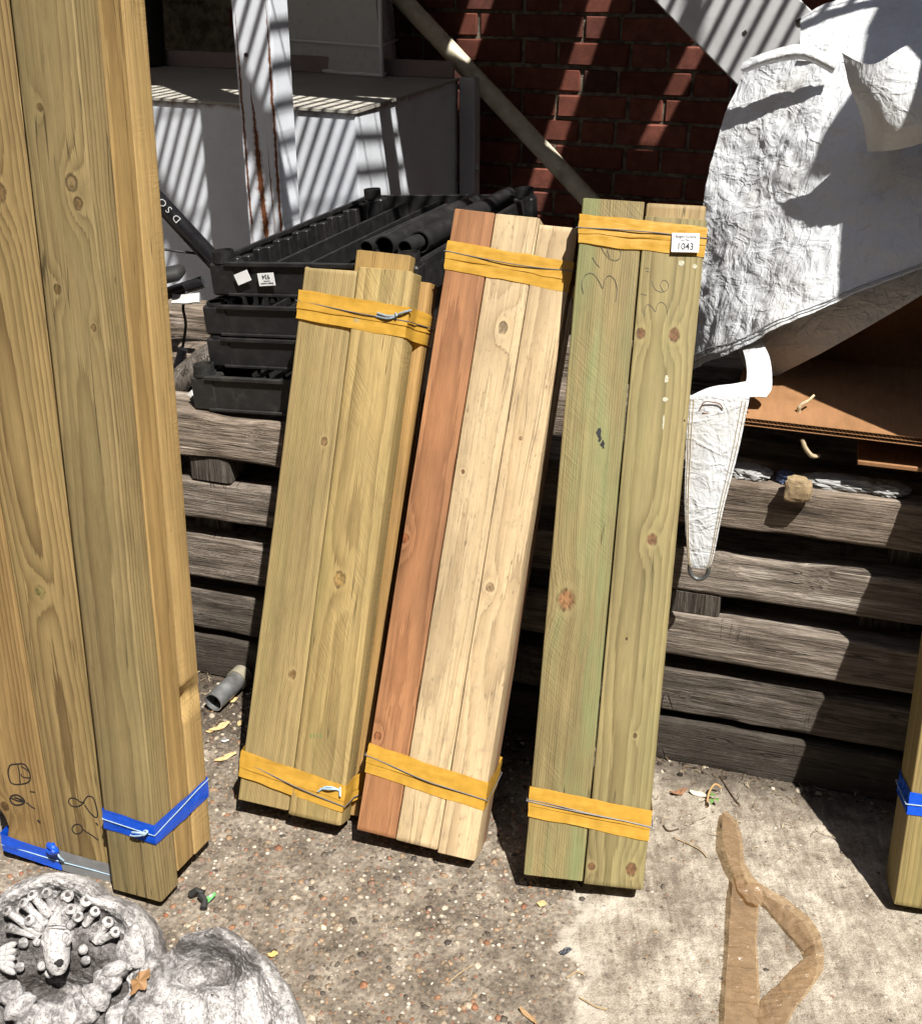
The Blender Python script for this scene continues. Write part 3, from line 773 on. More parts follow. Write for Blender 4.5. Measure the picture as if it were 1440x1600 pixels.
# ------------------------------------------------------------------ black plastic crates
blk = plain('black polypropylene', (.012, .012, .013), .42, .3, 60, .15, .001, dirt=.35, dirtcol=(.05, .045, .04), dscale=16)
blk2 = plain('dusty black plastic', (.016, .016, .016), .5, .3, 60, .15, .001, dirt=.5, dirtcol=(.07, .06, .05), dscale=20)
CW, CL = .40, .70
CO = Vector((-.452, 2.115, .853)); cyaw, clean, croll = rad(-20), rad(1.0), rad(-4.2)
CXv, CYv, CZv = frame(cyaw, clean, croll)
def crate(label, dz, h, dx=0, dy=0, full=True, mat=blk):
    t = thing('plastic_crate', label, 'crate', matrix(CO + CXv * dx + CYv * dy + CZv * dz, CXv, CYv, CZv), 'black crates stacked on the timber')
    r = .024; W = CW; L = CL
    mb = MB()
    mb.box(.035, W - .035, 0, .005, -h, 0, .0015); mb.box(.03, W - .03, -.006, .0, -.008, 0.0005, .0015); mb.box(.03, W - .03, -.005, .0, -h, -h + .006, .0015)
    mb.build('front_wall', mat, t)
    mb = MB(); mb.box(.035, W - .035, L - .005, L, -h, 0, .0015); mb.build('back_wall', mat, t)
    for sgn, name in ((0, 'side_wall'), (1, 'side_wall')):
        mb = MB(); x = 0 if sgn == 0 else W - .005
        mb.box(x, x + .005, .035, L - .035, -h, 0, .0015)
        xi = x + .005 if sgn == 0 else x
        k = 0; y = .06
        while y < L - .06:
            x0, x1 = (xi, xi + .016) if sgn == 0 else (xi - .016, xi)
            mb.box(x0, x1, y, y + .022, -h * .95, -.007 - .004 * (k % 2), .002); y += .04; k += 1
        mb.box(xi - .004 if sgn == 0 else xi - .004, xi + .004, .03, L - .03, -.006, .002, .001)
        mb.build(name, mat, t)
    for x, y in ((.018, .018), (W - .018, .018), (.018, L - .018), (W - .018, L - .018)):
        mb = MB(); mb.box(x - .022, x + .03 if x < .1 else x + .022, y - .02, y + .022, -h, -.003, .004)
        if full: mb.add(*pipe_vf((x, y, -.004), (x, y, .017), .0195, .0165, 20)); mb.add(*pipe_vf((x, y, -.004), (x, y, .001), .0215, .0165, 20))
        else: mb.add(*pipe_vf((x, y, -.004), (x, y, .002), .0195, .0165, 20))
        mb.build('corner_socket', mat, t)
    for k in range(9):
        mb = MB(); x = .045 + k * (W - .1) / 8; mb.box(x, x + .014, .006, L - .006, -h + .004, -h + .018, .001); mb.build('floor_slat', mat, t)
    mb = MB()
    for k in range(5): mb.box(.006, W - .006, .05 + k * .145, .062 + k * .145, -h + .0, -h + .0035)
    mb.build('floor_brace', mat, t)
    return t
c1 = crate('top black plastic crate with round corner sockets, pipes inside and lot sticker 934', 0, .062)
crate('black plastic crate directly under the top crate', -.079, .058, -.028, -.0, False)
crate('third black plastic crate down in the stack', -.140, .058, -.030, .0, False)
crate('lowest dusty black crate, pushed out to the left on the timber', -.205, .068, -.055, -.035, True, blk2)
# rails inside the top crate
mb = MB()
for x in (.10, .17): mb.box(x, x + .006, .02, CL - .02, -.045, -.012, .001)
mb.build('divider', blk, c1)
lab_m = plain('white sticker', (.72, .73, .75), .45, .06, 60); ink = plain('black print', (.012, .012, .014), .6)
def at_crate(u, v): 
    p = at_plane(u, v, CO, -CYv); d = p - CO; return d.dot(CXv), d.dot(CZv)
s_ = MB(); x, z = at_crate(382, 432)
s_.box(-.015, .015, -.0005, .0, -.010, .010); s_.build('blank_sticker', lab_m, c1, Matrix.Translation((x, -.0068, z)) @ Matrix.Rotation(rad(-20), 4, 'Y'))
x, z = at_crate(419, 435); sm_ = Matrix.Translation((x, -.0068, z)) @ Matrix.Rotation(rad(176), 4, 'Y')
s_ = MB(); s_.box(-.0165, .0165, -.0005, 0, -.0115, .0115, .0002); stk = s_.build('lot_sticker', lab_m, c1, sm_)
TX = Matrix.Rotation(math.pi / 2, 4, 'X')
def label_text(parent, k=1.0, num='934'):
    text_mesh('lettering', 'Badgers Auctions', .0042 * k, ink, parent, Matrix.Translation((0, -.00075, .0073 * k)) @ TX, bold=.00012, sx=.86)
    text_mesh('lettering', 'Lot No.:', .0038 * k, ink, parent, Matrix.Translation((0, -.00075, .0032 * k)) @ TX, bold=.00012)
    text_mesh('lettering', num, .0115 * k, ink, parent, Matrix.Translation((0, -.00075, -.0050 * k)) @ TX, bold=.00028, sx=.92)
label_text(stk)
# black pipes lying in the top crate
pipem = plain('black drain pipe', (.014, .014, .015), .38, .25, 40, dirt=.35, dirtcol=(.06, .055, .05))
for k, (u, v, rr_, ln) in enumerate(((600, 386, .021, .46), (655, 378, .021, .5), (572, 388, .014, .40), (632, 388, .015, .36))):
    p = at_plane(u, v, CO + CZv * -.012, CZv); e = p + (CYv * .97 + CXv * .03).normalized() * ln
    mb = MB(); mb.add(*pipe_vf(p, e, rr_, rr_ * .88, 28))
    tag(mb.build('drain_pipe', pipem, smooth=True), ('thick black pipe lying in the top crate, left of the two open ended ones', 'thick black pipe lying in the top crate, right of the two open ended ones', 'thin black pipe at the left of the pipes in the top crate', 'thin black pipe between the two thick pipes in the top crate')[k], 'pipe', 'pipes in the top crate')

# ------------------------------------------------------------------ storage box on the cabinet
gs = G('clouded clear plastic'); n = gs.noise(gs.obj(), 30, 4, .6)
gs.done((.9, .92, .92), gs.lin(n, .3, .7, .22, .4), spec=.5); gs.bsdf.inputs['Transmission Weight'].default_value = .08; gs.bsdf.inputs['IOR'].default_value = 1.2
clear = gs.mat
mx = gs.node('ShaderNodeMixShader'); tp = gs.node('ShaderNodeBsdfTransparent'); tp.inputs[0].default_value = (.9, .93, .93, 1); mx.inputs[0].default_value = .35
gs.nt.links.new(gs.bsdf.outputs[0], mx.inputs[1]); gs.nt.links.new(tp.outputs[0], mx.inputs[2]); gs.nt.links.new(mx.outputs[0], gs.out.inputs[0])
tubedge = plain('white tub edge', (.86, .88, .88), .35, .05)
bfr = at_z(596, 121, .987); bbk = at_z(642, 97, .987); bfl = at_z(405, 104, .987)
bd = (bbk - bfr); bwv = (bfl - bfr); bh = .42
sb = thing('storage_box', 'clouded clear plastic storage box standing on the white cabinet', 'box', Matrix.Translation(bfr))
def wallp(name, a, b, n, parent):
    mb = MB(); d = (b - a); L = d.length; d.normalize(); up = Vector((0, 0, 1)); nn = up.cross(d)
    P = [[a + d * (L * i / 12) + up * (bh * j / 10) + nn * (.05 * j / 10 * .5 + .004 * math.sin(i * 1.3) * (1 if 0 < i < 12 else 0)) * n for j in range(11)] for i in range(13)]
    v, f = thick(np.array([[list(p) for p in r] for r in P]), .0025)
    mb.add(v, f); return mb.build(name, clear, parent)
z0 = Vector((0, 0, 0))
wallp('front_wall', bwv, z0, 1, sb); wallp('side_wall', z0, bd, 1, sb); wallp('back_wall', bwv + bd, bd, -1, sb); wallp('side_wall', bwv, bwv + bd, -1, sb)
mb = MB(); v = [z0, bd, bwv + bd, bwv]; mb.add([p + Vector((0, 0, z)) for z in (.001, .004) for p in v], [(3, 2, 1, 0), (4, 5, 6, 7), (0, 1, 5, 4), (1, 2, 6, 5), (2, 3, 7, 6), (3, 0, 4, 7)]); mb.build('base', clear, sb)
for a_, b_ in ((z0, z0), (bwv, bwv), (bd, bd)):
    mb = MB(); mb.tube([a_ + Vector((0, -.002, .004)), b_ + Vector((.003, -.022 if a_ is not bd else .0, bh))], .006, 8); mb.build('corner_rib', tubedge, sb)
mb = MB(); mb.tube([bwv + Vector((0, -.003, .006)), Vector((0, -.003, .006)), bd + Vector((.003, 0, .006))], .005, 8); mb.build('foot_rim', tubedge, sb)
mb = MB(); mb.tube([bwv + Vector((0, -.008, .09)), Vector((0, -.008, .09)), bd + Vector((.006, 0, .09))], .0035, 8); mb.build('moulded_ridge', tubedge, sb)
# things inside the box: pale packets that make it read grey
con = thing('packet', 'pale grey packets seen through the clear storage box', 'packet', Matrix.Translation(bfr + bd * .25 + bwv * .5 + Vector((0, 0, .006))))
R = random.Random(9); mb = MB()
for k in range(5):
    M = Matrix.Translation((R.uniform(-.06, .06), R.uniform(-.01, .04), .03 + k * .062)) @ Matrix.Rotation(WYAW + R.uniform(-.1, .1), 4, 'Z')
    mb.box(-.13, .13, -.05, .06, -.028, .03, .008, M)
mb.build('packet_stack', plain('pale packet', (.6, .61, .6), .6, .2, 12), con)
# black bin at the left end of the cabinet top
p = at_z(236, 108, .988); bn_ = thing('plastic_bin', 'black plastic bin in the dark on the cabinet top behind the long timbers', 'bin', Matrix.Translation(p + Vector((-.06, .12, 0))))
mb = MB(); v, f = tube_vf([(0, 0, 0), (0, 0, .012), (0, 0, .30), (0, 0, .31)], [.075, .08, .095, .1], 24); mb.add(v, f); mb.build('body', blk2, bn_, smooth=True)
mb = MB(); v, f = tube_vf([(0, 0, .30), (0, 0, .33)], [.106, .106], 24); mb.add(v, f); mb.build('rim', blk, bn_, smooth=True)

# ------------------------------------------------------------------ bicycle half hidden behind the long timbers
def at_y(u, v, y): return at_plane(u, v, Vector((0, y, 0)), Vector((0, -1, 0)))
bk_m = plain('gloss black bike paint', (.010, .010, .012), .25, .2, 30); rub = plain('black rubber', (.02, .02, .02), .7); alu = plain('worn alloy', (.45, .45, .46), .35, metal=.8)
by = 2.42
A = at_y(200, 262, by); B = at_y(335, 408, by); ctr = Vector((A.x, by, .3))
bike = thing('bicycle', 'black bicycle with white letters on its frame tube, behind the long timbers', 'bicycle', Matrix.Translation((-.72, by, .0)))
binv = Vector((.72, -by, 0)); tr = lambda p: Vector(p) + binv
T_ = (B - A).normalized()
mb = MB(); mb.tube([tr(A - T_ * .3), tr(A), tr(B), tr(B + T_ * .02)], [.017, .0175, .0185, .0175], 20); dt = mb.build('frame_tube', bk_m, bike, smooth=True)
Nn = Vector((0, -1, 0)); U_ = Nn.cross(T_).normalized()
lx = -T_                                           # the lettering runs up the tube
ly = Nn.cross(lx).normalized()
for ch_, (u, v) in zip('DSO', ((276, 341), (264, 327), (254, 316))):
    p = at_y(u, v, by - .0186); text_mesh('lettering', ch_, .021, lab_m, bike, matrix(tr(p), lx, ly, lx.cross(ly)), bold=-.0003)
C_ = at_y(300, 436, by + .02)
mb = MB(); mb.tube([tr(at_y(318, 440, by + .02)), tr(at_y(250, 462, by + .02)), tr(at_y(180, 480, by + .02))], .013, 16); mb.build('chain_stay', bk_m, bike, smooth=True)
mb = MB(); mb.tube([tr(p) for p in smooth_path([at_y(248, 388, by), at_y(275, 392, by), at_y(300, 395, by), at_y(330, 400, by)])], .0028, 8); mb.build('brake_cable', rub, bike, smooth=True)
mb = MB(); mb.tube([tr(p) for p in smooth_path([at_y(292, 455, by - .02), at_y(286, 480, by - .03), at_y(290, 510, by), at_y(282, 560, by)])], .003, 8); mb.build('gear_cable', rub, bike, smooth=True)
p = at_y(268, 428, by - .04); mb = MB()
mb.box(-.045, .024, -.03, .03, -.012, .012, .006); mb.tube([(-.06, 0, 0), (.02, 0, 0)], .011, 12)
mb.build('pedal', rub, bike, Matrix.Translation(tr(p)) @ Matrix.Rotation(rad(-12), 4, 'Y'), smooth=True)
mb = MB(); mb.tube([tr(at_y(286, 545, by - .03)), tr(at_y(270, 600, by - .03)), tr(at_y(255, 650, by - .03))], .010, 12); mb.build('crank_arm', bk_m, bike, smooth=True)
wc = at_y(200, 560, by); mb = MB()
mb.tube([tr(Vector((wc.x - .16 + .31 * math.cos(t), by + .03, .33 + .31 * math.sin(t)))) for t in np.linspace(0, 6.283, 49)], .02, 10); mb.build('tyre', rub, bike, smooth=True)
# old curved timber and a pale offcut below the bicycle
t = thing('curved_timber', 'grey weathered curved log end lying left of the crates on the stack', 'log', None)
mb = MB(); pts = smooth_path([at_stack(235, 690, .22), at_stack(272, 612, .2), at_stack(305, 575, .22), at_stack(345, 548, .26)])
v, f = tube_vf(pts, [.027] * len(pts), 16); q_ = np.array([list(p) for p in v]); q_ += (fbm(q_ * 40, 3) * .012)[:, None]; mb.add(q_, f); mb.build('log_body', weathered('curved log wood', 44, .8), t, smooth=True)
def sheet(name, pts, mat, label, cat, t=.003, n=14, amp=.004, seed=0):
    P = patch(pts, n, n); P = P + normals(P) * (fbm(P * 28 + seed, 3) * amp * 2)[..., None]
    v, f = thick(P, t); o = mesh(name, v, f, mat, smooth=True); return tag(o, label, cat)
whitem = plain('white plastic sheet', (.45, .45, .45), .5, .1, 30)
sheet('plastic_scrap', [[at_stack(270, 462, .30), at_stack(312, 458, .30)], [at_stack(268, 474, .27), at_stack(312, 474, .27)]], whitem, 'white plastic scrap behind the crates below the bicycle pedal', 'scrap')
sheet('plastic_scrap', [[at_stack(283, 628, .10), at_stack(302, 610, .1)], [at_stack(280, 648, .06), at_stack(302, 648, .06)]], whitem, 'small white scrap beside the lowest black crate', 'scrap')

# ------------------------------------------------------------------ taped timber bundles
def tape_mat(name, col, rough=.35, tr=.1):
    g = G(name); P = g.obj()
    n = g.noise(g.map(P, (26, 26, 190), (0, 0, 0), (0, rad(7), 0)), 1, 2, .5, .8); n2 = g.noise(P, 60, 3)
    c = g.mix(1.0, col, g.comb_grey(g.lin(n2, .3, .7, .88, 1.1)), 'MULTIPLY')
    m = g.done(c, g.lin(n2, .3, .7, rough - .08, rough + .1), g.bump(n, .22, .0022), spec=.5)
    if tr:
        mx = g.node('ShaderNodeMixShader'); tp = g.node('ShaderNodeBsdfTransparent'); tp.inputs[0].default_value = (*[min(1, c_ * 1.6) for c_ in col], 1)
        mx.inputs[0].default_value = tr; g.nt.links.new(g.bsdf.outputs[0], mx.inputs[1]); g.nt.links.new(tp.outputs[0], mx.inputs[2]); g.nt.links.new(mx.outputs[0], g.out.inputs[0])
    return m
yel = tape_mat('yellow tape', (.50, .285, .042), .38, .16); blu = tape_mat('blue tape', (.006, .07, .52), .25, 0); gry = tape_mat('silver grey tape', (.17, .175, .185), .35, 0)
wire = plain('grey twine', (.10, .10, .11), .5); bluet = plain('pale blue twine', (.30, .42, .52), .45, .2, 200)
pencil = plain('pencil line', (.085, .076, .055), .7, .3, 300); marker = plain('black marker', (.012, .010, .010), .6); whitemark = plain('chalk white paint dab', (.40, .39, .30), .8, .3, 300); blackmark = plain('tar smear', (.015, .016, .018), .5); greenmark = plain('green ink stamp', (.05, .16, .06), .8)

class Bundle:
    def __init__(s, name, label, base, yaw, lean, roll, group='bundles of timber leaning in the row'):
        s.o = Vector(base); s.X, s.Y, s.Z = frame(rad(yaw), rad(lean), rad(roll))
        s.t = thing(name, label, 'timber bundle', matrix(s.o, s.X, s.Y, s.Z), group)
    def uv(s, u, v, y=0.0):
        p = at_plane(u, v, s.o + s.Y * y, -s.Y) - s.o; return p.dot(s.X), p.dot(s.Z)
    def board(s, x, y, z, w, t, L, mat, **k):
        return board('board', w, t, L, mat, s.t, Matrix.Translation((x, y, z)), **k)
    def band(s, name, z, outline, h, mat, slope=0.0, sy=0.0, seed=0, off=.0012, parent=None, amp=.0016):
        """flat tape wound round the outline (x, y) of the bundle"""
        pts = []
        n = len(outline)
        for i in range(n):
            a = Vector(outline[i]); b = Vector(outline[(i + 1) % n]); m = max(2, int((b - a).length / .007))
            for k in range(m): pts.append(a + (b - a) * (k / m))
        c = sum(pts, Vector((0, 0))) / len(pts)
        N = len(pts); rows = 9; P = np.zeros((rows, N, 3))
        for j in range(N):
            d = (pts[(j + 1) % N] - pts[j - 1]).normalized(); nr = Vector((d.y, -d.x))
            for i in range(rows):
                q = pts[j] + nr * off
                P[i, j] = (q.x, q.y, z + slope * q.x + sy * q.y + h * (i / (rows - 1) - .5))
                P[i, j, :2] += np.array(nr[:]) * .0
        q = P.copy(); sc = np.array([22, 22, 150]); nz = fbm(q * sc + seed * 5.1, 3)
        cen = np.array([c.x, c.y]); D = P[..., :2] - cen; D /= np.linalg.norm(D, axis=-1, keepdims=True)
        P[..., :2] += D * (np.clip(nz + .12, 0, 1) * amp * 2.4)[..., None]
        P[0, :, 2] += fbm(np.stack([P[0, :, 0] * 30, P[0, :, 1] * 30, np.full(N, seed)], -1), 2) * .004
        P[-1, :, 2] += fbm(np.stack([P[-1, :, 0] * 30, P[-1, :, 1] * 30, np.full(N, seed + 4.)], -1), 2) * .004
        v, f = grid_vf(P, True)
        o = mesh(name, v, f, mat, parent or s.t, None, smooth=True)
        if parent is None and h > .042: s.band('tape_turn', z + h * .17, outline, h * .62, mat, slope + .012 * (1 if seed % 2 else -1), sy, seed + 9, off + .0014, o, amp * .8)
        return o
    def twine(s, z, outline, mat, slope=0.0, sy=0.0, seed=0, r=.0009, off=.0056, wob=.004, parent=None):
        pts = []; n = len(outline)
        for i in range(n + 1):
            a = Vector(outline[i % n]); b = Vector(outline[(i + 1) % n]); m = max(2, int((b - a).length / .012)) if i < n else 1
            for k in range(m): pts.append(a + (b - a) * (k / m))
        c = Vector((0, 0))
        for o_ in outline: c += Vector(o_)
        c /= n; out = []
        for p in pts:
            d = (p - c).normalized(); q = p + d * off
            w = float(fbm(np.array([p.x * 9 + seed, p.y * 9, 0.]), 2)) * wob * 2
            out.append((q.x, q.y, z + slope * q.x + sy * q.y + w))
        mb = MB(); mb.tube(out, r, 6); return mb.build('twine', mat, parent or s.t, smooth=True)
    def stroke(s, pts, mat, r=.0007, y=-.0004, name='pen_mark', parent=None, dz=(0, 0, 0)):
        P = [Vector((*[0, 0], 0)) for _ in ()]
        for (u, v) in pts:
            x, z = s.uv(u, v); P.append(Vector((x, y, z)))
        P = smooth_path(P, 5) if len(P) > 2 else P
        mb = MB(); v, f = tube_vf(P, r, 6); v = [(a[0], y + (a[1] - y) * .25, a[2]) for a in v]; mb.add(v, f)
        return mb.build(name, mat, parent or s.t)
    def blob(s, u, v, w, h, mat, y=-.0004, seed=0, name='paint_dab', rough=.35):
        R = random.Random(seed); x, z = s.uv(u, v); n = 16
        ring = [(x + w * (1 - rough * R.random()) * math.cos(6.283 * i / n), z + h * (1 - rough * R.random()) * math.sin(6.283 * i / n)) for i in range(n)]
        return mesh(name, [(a, y, b) for a, b in ring] + [(a, y + .0003, b) for a, b in ring], [tuple(range(n))] + [(i, (i + 1) % n, n + (i + 1) % n, n + i) for i in range(n)], mat, s.t)

def rect(w, d, x0=0.0, y0=0.0): return [(x0, y0), (x0 + w, y0), (x0 + w, y0 + d), (x0, y0 + d)]
def zoomc(x, y, u0, v0, k): return (u0 + x / k, v0 + y / k)
def loop(cx, cy, rx, ry, a0=0, a1=360, n=14): return [(cx + rx * math.cos(rad(a0 + (a1 - a0) * i / n)), cy + ry * math.sin(rad(a0 + (a1 - a0) * i / n))) for i in range(n + 1)]

# --- long bundle with the near corner (blue tape), left
EA, LA = (.245, .150, .048), (.105, .055, .016)
lb = Bundle('long_timber_bundle', 'tall bundle of three brown boards, blue taped, its corner nearest, second from the left', (-.557, 1.431, .014), -20.5, 5.4, -1.5)
bw, bt, LL = .092, .0495, 2.95
def knots(B, pts, y=0.0, x0=0.0, z0=0.0):
    out = []
    for p in pts:
        x, z = B.uv(p[0], p[1], y); out.append((x - x0, z - z0, p[2] * .86, *p[3:]))
    return out
gk = (.20, .20, .10)
m = wood('long board front', (.30, .222, .098), (.13, .080, .030), .006, (.045, -.055), .004, knots(lb, [(62, 168, .0075, (.17, .11, .045)), (112, 285, .013, (.26, .18, .085)), (122, 318, .010, (.19, .12, .05)), (90, 452, .008, (.17, .11, .04)), (146, 512, .006, (.20, .12, .05)), (200, 1290, .0, )][:5]), .75, 1, .007, .25, (.15, .15, .07), .28, saw=.0, scuff=.5)
lb.board(0, 0, 0, bw, bt, LL, m, r=.0035, seed=1, dents=((bw, 0, .55, .01, .002), (bw, 0, 1.0, .012, .002)), rough=.0006)
m = wood('long board middle', (.37, .245, .090), (.20, .105, .030), .0032, (.18, .02), .0, (), .7, 2, .004, 0, dirt=.1, scuff=.35)
lb.board(.003, bt + .0012, .022, bw - .004, bt - .002, LL, m, r=.003, seed=2)
m = wood('long board rear', (.40, .27, .105), (.30, .175, .055), .0028, (.3, .1), .0, (), .5, 3, .004, 0, dirt=.1, saw=.8, scuff=.3)
xx, zz = lb.uv(296, 1088, .12)
lb.board(.003, 2 * bt + .0008, .020, bw - .003, bt, LL, m, r=.003, seed=3, dents=((bw - .003, .0, zz - .02, .022, .016), (bw - .003, .012, zz - .032, .022, .012), (bw - .003, .03, zz - .02, .02, .008)), step=.006)
ol = rect(bw, bt * 3 + .001)
z1 = lb.uv(205, 1300)[1]
tb = lb.band('blue_tape', z1 + .012, ol, .036, blu, -.06, -.05, 3)
def twist(B, pts, mat, r=.0016, name='twine_knot'):
    mb = MB()
    for q in pts: mb.tube(smooth_path(q, 5), r, 7)
    return mb.build(name, mat, B.t, smooth=True)
lb.twine(z1 + .012, ol, bluet, -.05, .03, 5, .0008, .003)
x, z = lb.uv(228, 1298); twist(lb, [[(x + .006, -.006, z + .002), (x - .004, -.009, z - .004), (x - .018, -.007, z - .010), (x - .026, -.005, z - .012)], [(x + .006, -.006, z), (x - .006, -.010, z + .001), (x - .02, -.008, z - .003)], [(x - .002, -.007, z - .004), (x + .004, -.011, z), (x + .008, -.007, z + .005), (x + .001, -.005, z + .003), (x - .002, -.007, z - .004)]], bluet)

# --- long bundle at the far left edge, grey and blue tape, marked in pen
la = Bundle('long_timber_bundle', 'tall bundle of brown boards at the left edge, figures in pen, blue and grey tape', (-.755, 1.515, .013), -14.0, 4.6, -2.0)
def fitx(B, u, v): return B.uv(u, v)[0]
xa0 = fitx(la, 8, 1330); xa1 = fitx(la, 92, 1345); xa2 = fitx(la, 176, 1365)
KA = [(62, 925, .014, (.24, .20, .075)), (-4, 300, .016, (.20, .12, .05))]
m = wood('long marked board', (.325, .228, .092), (.125, .066, .022), .0065, ((xa2 - xa1) * .5, -.035), .006, knots(la, KA, 0, xa1), .95, 4, .006, .1, dirt=.15, scuff=.5)
la.board(xa1 + .0008, 0, 0, xa2 - xa1 + .03, .047, LL, m, r=.0035, seed=4, rough=.0006)
m = wood('long board at edge', (.31, .20, .075), (.145, .072, .022), .005, (.03, -.05), .003, knots(la, [(8, 1262, .010, (.14, .07, .03))], 0, xa0), .8, 5, .005, 0, dirt=.2, scuff=.5)
la.board(xa0, 0, .002, xa1 - xa0 - .0008, .047, LL, m, r=.004, seed=5, dents=((0, 0, .05, .03, .012),))
m = wood('long board behind', (.25, .155, .055), (.12, .06, .02), .005, (.1, .1), 0, (), .7, 6)
la.board(xa0 + .004, .0485, .0, xa1 - xa0 - .006, .047, LL, m, r=.0035, seed=6)
la.board(xa1 + .002, .0485, .0, xa2 - xa1 - .004, .047, LL, m, r=.0035, seed=7)
ol = rect(xa2 - xa0, .096, xa0)
xg, zg = la.uv(130, 1340); xb, zb = la.uv(50, 1325)
la.band('blue_tape', zb + .002, rect(xa1 - xa0 + .002, .097, xa0 - .0005), .034, blu, -.20, 0, 8, .002)
la.band('grey_tape', zg, rect(xa2 - xa1 + .001, .097, xa1 + .006), .040, gry, -.12, 0, 9, .0016, amp=.0006)
la.twine(zg, ol, bluet, -.13, 0, 4, .0009, .0035, .002)
x, z = la.uv(90, 1322)
twist(la, [[(x - .012, -.006, z + .004), (x - .002, -.012, z + .006), (x + .004, -.011, z - .002), (x - .006, -.010, z - .006), (x - .014, -.006, z - .002)], [(x - .006, -.006, z + .006), (x + .002, -.014, z), (x - .004, -.009, z - .008)]], blu, .0052, 'tape_knot')
twist(la, [[(x + .003, -.008, z - .004), (x + .008, -.011, z - .012), (x + .012, -.007, z - .022)], [(x + .003, -.008, z - .004), (x + .006, -.009, z - .014), (x + .006, -.005, z - .024)]], bluet, .0016)
K2 = lambda L_: [zoomc(a, b, 0, 1150, 4.235) for a, b in L_]
la.stroke(K2([(560, 440), (520, 465), (480, 465), (455, 440), (465, 412), (500, 415), (545, 440), (580, 400), (615, 408), (632, 450), (645, 510), (638, 540), (600, 512), (560, 455)]), marker, .0011)
la.stroke(K2(loop(512, 616, 34, 32) + [(580, 640), (620, 665), (650, 690)]), marker, .0011)
la.stroke(K2([(636, 575), (648, 592)]), marker, .0014)
la.stroke(K2([(60, 210), (55, 250), (75, 310), (130, 320), (195, 300), (195, 240), (165, 190), (120, 185), (70, 192), (60, 215)]), marker, .0013)
la.stroke(K2([(118, 190), (128, 240), (135, 318)]), marker, .0012); la.stroke(K2([(140, 200), (190, 235), (198, 275), (150, 270), (140, 250)]), marker, .0011)
la.stroke(K2([(70, 400), (110, 390), (150, 412), (162, 440), (120, 458), (80, 445), (68, 410), (120, 430), (158, 430), (95, 405)]), marker, .0016)
la.stroke(K2([(175, 440), (205, 465), (232, 482)]), marker, .0012); la.stroke(K2([(198, 368), (232, 372)]), marker, .0012); la.stroke(K2([(248, 555), (266, 572)]), marker, .0016)

# --- first short bundle
s1 = Bundle('short_timber_bundle', 'short bundle of yellowish boards with uneven tops, yellow tape, left of the reddish board', (-.3877, 1.6131, .0385), -17.0, 23.25, 1.18)
W1, L1 = .1937, .927
xm = s1.uv(449, 1270)[0]
m = wood('green tinged fine board', (.325, .24, .102), (.175, .115, .038), .0027, (.5, .12), 0, knots(s1, [(505, 693, .0085, (.22, .13, .055)), (455, 1058, .010, (.20, .11, .04))]), .75, 11, .002, .18, (.19, .19, .075), .2, scuff=.25)
s1.board(0, .003, .004, xm - .001, .046, L1 - .008, m, r=.004, seed=11, endnoise=.004, bow=.0015)
m = wood('rough sawn yellow board', (.37, .265, .105), (.22, .145, .046), .011, (.05, -.04), .004, knots(s1, [(530, 905, .015, (.30, .19, .065))], 0, xm), .6, 12, .007, .3, (.205, .20, .07), .28, saw=1.0, sawdir=-.7, scuff=.3)
s1.board(xm + .0008, -.002, 0, W1 - xm, .049, L1 + .004, m, r=.005, seed=12, endnoise=.002)
m = wood('yellow side board', (.32, .205, .068), (.18, .105, .03), .004, (.2, .0), 0, (), .6, 13, .004, .15, (.18, .17, .06), .2)
s1.board(.07, .0505, .006, .098, .046, L1 + .032, m, r=.003, seed=13)
s1.board(-.012 + .0, .0515, .008, .08, .045, L1 - .03, m, r=.003, seed=14)
m = wood('orange side board', (.33, .195, .062), (.21, .11, .03), .004, (.2, .05), 0, knots(s1, [(672, 560, .008, (.12, .06, .025))], .05, .1695), .6, 14, .004, 0, dirt=.2)
s1.board(.1695, .0505, .004, .0395, .046, L1 - .008, m, r=.008, seed=15)
olu = [(0, .001), (xm, .0), (W1, -.002), (W1 + .002, .03), (W1 + .0155, .055), (W1 + .0155, .095), (-.004, .095), (-.002, .05)]
z = s1.uv(575, 490)[1]; zb_ = s1.uv(460, 1215)[1]
t1 = s1.band('yellow_tape', z + .003, olu, .049, yel, -.06, -.04, 21, .0016); s1.twine(z + .006, olu, wire, -.07, 0, 22)
x, zz = s1.uv(620, 494); twist(s1, [[(x, -.006, zz), (x - .014, -.009, zz - .002), (x - .032, -.007, zz + .001)], [(x, -.006, zz - .001), (x - .012, -.008, zz - .006), (x - .034, -.005, zz - .004)], [(x, -.006, zz), (x + .012, -.010, zz + .006), (x + .026, -.006, zz + .012)], [(x - .002, -.005, zz - .004), (x + .003, -.011, zz), (x - .001, -.006, zz + .004)]], plain('grey blue twine', (.20, .25, .29), .5, .2, 200), .0019)
t2 = s1.band('yellow_tape', zb_ + .004, olu, .046, yel, -.10, .30, 23, .0016); s1.twine(zb_ + .006, olu, wire, -.16, .25, 24)
x, zz = s1.uv(522, 1232); twist(s1, [[(x + .012, -.006, zz), (x, -.009, zz + .004), (x - .014, -.009, zz + .001), (x - .026, -.006, zz - .010)], [(x + .010, -.006, zz + .002), (x - .004, -.012, zz + .001), (x - .022, -.006, zz - .004)], [(x + .012, -.006, zz + .002), (x + .016, -.010, zz - .008), (x + .012, -.005, zz + .006)]], bluet, .0016)
for dx in (0, 5, 10, 15): s1.stroke([(486 + dx, 1146), (487 + dx, 1153)], greenmark, .0007, name='stamp_mark', y=-.0023)

